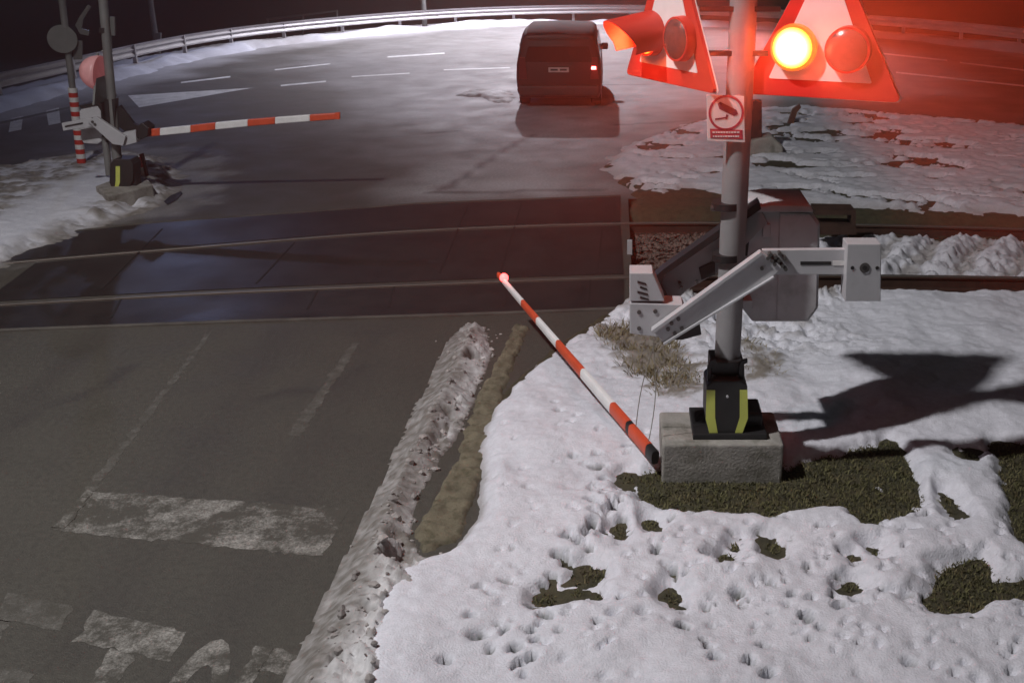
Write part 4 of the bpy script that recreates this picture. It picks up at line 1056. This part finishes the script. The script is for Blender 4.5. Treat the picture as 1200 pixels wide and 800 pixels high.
# street lamps behind the guard rail
def street_lamp(base, head, h, label, power, colr, r, box=False, aim=3.0, cone=104):
    t = thing('street_lamp', base, label, 'street lamp', 'street lamps behind the guard rail')
    top = Vector((base.x, base.y, h)); hd = Vector((head[0], head[1], h + .35))
    MB().tube(base - Vector((0, 0, .4)), top, r, r * .6, 14).build('pole', 'farpole', t, smooth=True)
    MB().tube(top, hd, r * .6, r * .45, 10).build('arm', 'farpole', t, smooth=True)
    d = (hd - top).normalized(); hm = hd + d * .3
    MB().tube(hd - d * .1, hd + d * .7, .13, .10, 12).build('lamp_head', 'farpole', t, smooth=True)
    MB().box(hm - Vector((0, 0, .14)), (.3, .3, .04)).build('lamp_glass', 'bulb', t)
    if box: MB().px([(182, 39), (188, 39), (188, 53), (182, 53)], base.y - .12, .1).build('junction_box', 'farpole', t)
    lamp('lamp_light', 'SPOT', hm - Vector((0, 0, .22)), power, colr, hm + Vector((0, -aim, -9)), .15, cone, .45, t)
    return t
street_lamp(P(185, 62), (-14.0, 35.0), 8.0, 'thin street lamp pole with a small junction box, left of the island\'s line', 650, (.42, .54, 1.0), .09, True, 8, 130)
street_lamp(P(498, 33), (-3.2, 41.0), 9.0, 'thin street lamp pole behind the bright middle of the guard rail', 14000, (.93, .90, 1.0), .10)

# ------------------------------------------------------------------ van
VY = P(656, 128).y; xl_, xr_ = P(606, 128).x, P(705, 128).x
vw = xr_ - xl_; vx = (xl_ + xr_) / 2; VH = 1.66; VL = 4.1
van = thing('van', (vx, VY + VL / 2, 0), 'dark van seen from behind with its right tail light glowing', 'van')
# body: cross-sections along the length (y from rear to front): half width at floor, belt, roof; heights
secs = [(0.00, .90, .94, .70, .28, .95, 1.50), (.05, .97, 1.0, .80, .24, .96, 1.60), (.22, 1.0, 1.0, .84, .22, .97, 1.66), (1.2, 1.0, 1.0, .85, .22, .97, VH + .02), (2.4, 1.0, 1.0, .84, .22, .97, VH),
        (2.75, 1.0, 1.0, .80, .22, .97, 1.58), (3.35, 1.0, .99, .84, .22, .95, 1.04), (3.9, .96, .95, .80, .24, .86, .92), (4.1, .86, .86, .70, .30, .66, .78)]
b = MB(); hw_ = vw / 2; n = 0
for y, kf, kb, kr, zf, zb, zr_ in secs:
    ring_ = [(-kf * .93, zf), (-kf, zf + .14), (-kb, (zf + zb) / 2 + .05), (-kb * .985, zb), (-(kb * .35 + kr * .65), zb + (zr_ - zb) * .62), (-kr * 1.0, zr_ - .055), (-kr * .9, zr_ - .01), (0, zr_ + .02),
             (kr * .9, zr_ - .01), (kr * 1.0, zr_ - .055), ((kb * .35 + kr * .65), zb + (zr_ - zb) * .62), (kb * .985, zb), (kb, (zf + zb) / 2 + .05), (kf, zf + .14), (kf * .93, zf)]
    n = len(ring_)
    b.v += [Vector((vx + a * hw_, VY + y, z)) for a, z in ring_]
for i in range(len(secs) - 1):
    for j in range(n):
        j2 = (j + 1) % n
        b.f.append((i * n + j, i * n + j2, (i + 1) * n + j2, (i + 1) * n + j))
b.f.append(tuple(range(n - 1, -1, -1))); e = (len(secs) - 1) * n; b.f.append(tuple(range(e, e + n)))
body = b.build('body', 'vanpaint', van, bevel=.025, smooth=True)
# lighter roof skin, 4 mm proud
b = MB(); rs = [(.10, .78, 1.62), (.22, .80, 1.668), (1.2, .81, VH + .028), (2.4, .80, VH + .008), (2.7, .76, 1.60)]
for y, k, z in rs: b.v += [Vector((vx - k * hw_ * .93, VY + y, z - .005)), Vector((vx, VY + y, z + .022)), Vector((vx + k * hw_ * .93, VY + y, z - .005))]
for i in range(len(rs) - 1):
    for j in range(2): b.f.append((i * 3 + j, i * 3 + j + 1, (i + 1) * 3 + j + 1, (i + 1) * 3 + j))
b.build('roof_skin', 'vanroof', body, smooth=True)
def rear(pts, off, th, nm, m, par=van, bevel=0.006):
    # points are (fraction across, height); rear face leans forward above the belt
    def yy_(z): return VY - off + (0 if z < .95 else (z - .95) * .03)
    return MB().poly([Vector((vx + a * hw_, yy_(z), z)) for a, z in pts], (0, th, 0)).build(nm, m, par, bevel=bevel)
rear([(-.80, 1.02), (.80, 1.02), (.66, 1.47), (-.66, 1.47)], .012, .03, 'rear_window', 'glass')
rear([(-.72, 1.49), (.72, 1.49), (.70, 1.535), (-.70, 1.535)], .06, .12, 'roof_spoiler', 'vanroof')
rear([(-.93, .30), (.93, .30), (.95, .52), (-.95, .52)], .10, .22, 'bumper', 'black', bevel=.03)
pl = rear([(-.24, .80), (.24, .80), (.24, .905), (-.24, .905)], .018, .02, 'number_plate', 'plate')
rear([(-.19, .835), (-.02, .835), (-.02, .875), (-.19, .875)], .021, .004, 'smudged_characters', 'dark', pl, 0)
rear([(.03, .835), (.19, .835), (.19, .875), (.03, .875)], .021, .004, 'smudged_characters', 'dark', pl, 0)
tl = rear([(.74, .66), (.93, .66), (.90, 1.12), (.78, 1.12)], .016, .05, 'tail_light', 'taildim')
rear([(.76, .86), (.88, .86), (.87, .93), (.77, .93)], .022, .01, 'lit_bulb', 'tail', tl)
tl['label'] = 'glowing right tail light'
rear([(-.93, .66), (-.74, .66), (-.78, 1.12), (-.90, 1.12)], .016, .05, 'tail_light', 'taildim')
rear([(-.30, .93), (.30, .93), (.30, .955), (-.30, .955)], .03, .04, 'handle_strip', 'black')
for s in (-1, 1):
    for yw in (.78, 3.3):
        cxw = vx + s * hw_ * .86
        wh = MB().tube((cxw - .11 * s, VY + yw, .31), (cxw + .115 * s, VY + yw, .31), .31, seg=28).build('wheel', 'tyre', van, bevel=.03, smooth=True)
        MB().tube((cxw + .105 * s, VY + yw, .31), (cxw + .125 * s, VY + yw, .31), .19, seg=20).build('rim', 'galv', wh)
    for y0_, y1_, nm in ((.35, 1.25, 'side_window'), (1.35, 2.2, 'side_window'), (2.28, 2.75, 'side_window')):
        xo = vx + s * hw_
        MB().poly([Vector((xo * 1 - s * .035 * hw_, VY + y0_, 1.02)), Vector((xo - s * .035 * hw_, VY + y1_ + .1, 1.02)), Vector((xo - s * .115 * hw_, VY + y1_, 1.46)), Vector((xo - s * .115 * hw_, VY + y0_ + .05, 1.46))], (s * .012, 0, .004)).build(nm, 'glass', van)
    mr_ = MB().box((vx + s * (hw_ + .05), VY + 2.75, 1.06), (.16, .1, .16)).build('wing_mirror', 'black', van, bevel=.03)
MB().poly([Vector((vx - .74 * hw_, VY + 2.80, 1.53)), Vector((vx + .74 * hw_, VY + 2.80, 1.53)), Vector((vx + .80 * hw_, VY + 3.32, 1.08)), Vector((vx - .80 * hw_, VY + 3.32, 1.08))], (0, .03, .03)).build('windscreen', 'glass', van)
lamp('tail_glow', 'POINT', (vx + .83 * hw_, VY - .12, .88), 0.7, (1, .06, .05), size=.05, parent=van)

# frozen puddle glinting beside the island
flat('puddle', [(192, 236), (200, 229), (212, 224), (214, 227), (205, 235), (196, 240)], .012, 'water')

# ------------------------------------------------------------------ added air volume, carries the red glare of the lit signal
hz = MB().box((0, 140, 5.5), (380, 460, 14.6)).build('glare_haze', 'white'); hz['kind'] = 'stuff'
hz.data.materials.clear()
m = bpy.data.materials.new('glare_mist'); m.use_nodes = True; m.node_tree.nodes.clear()
vo = m.node_tree.nodes.new('ShaderNodeVolumePrincipled'); vo.inputs['Density'].default_value = 0.004; vo.inputs['Anisotropy'].default_value = 0.75; vo.inputs['Color'].default_value = (1, .99, .96, 1)
mo = m.node_tree.nodes.new('ShaderNodeOutputMaterial'); m.node_tree.links.new(vo.outputs[0], mo.inputs['Volume'])
hz.data.materials.append(m); hz.visible_shadow = True
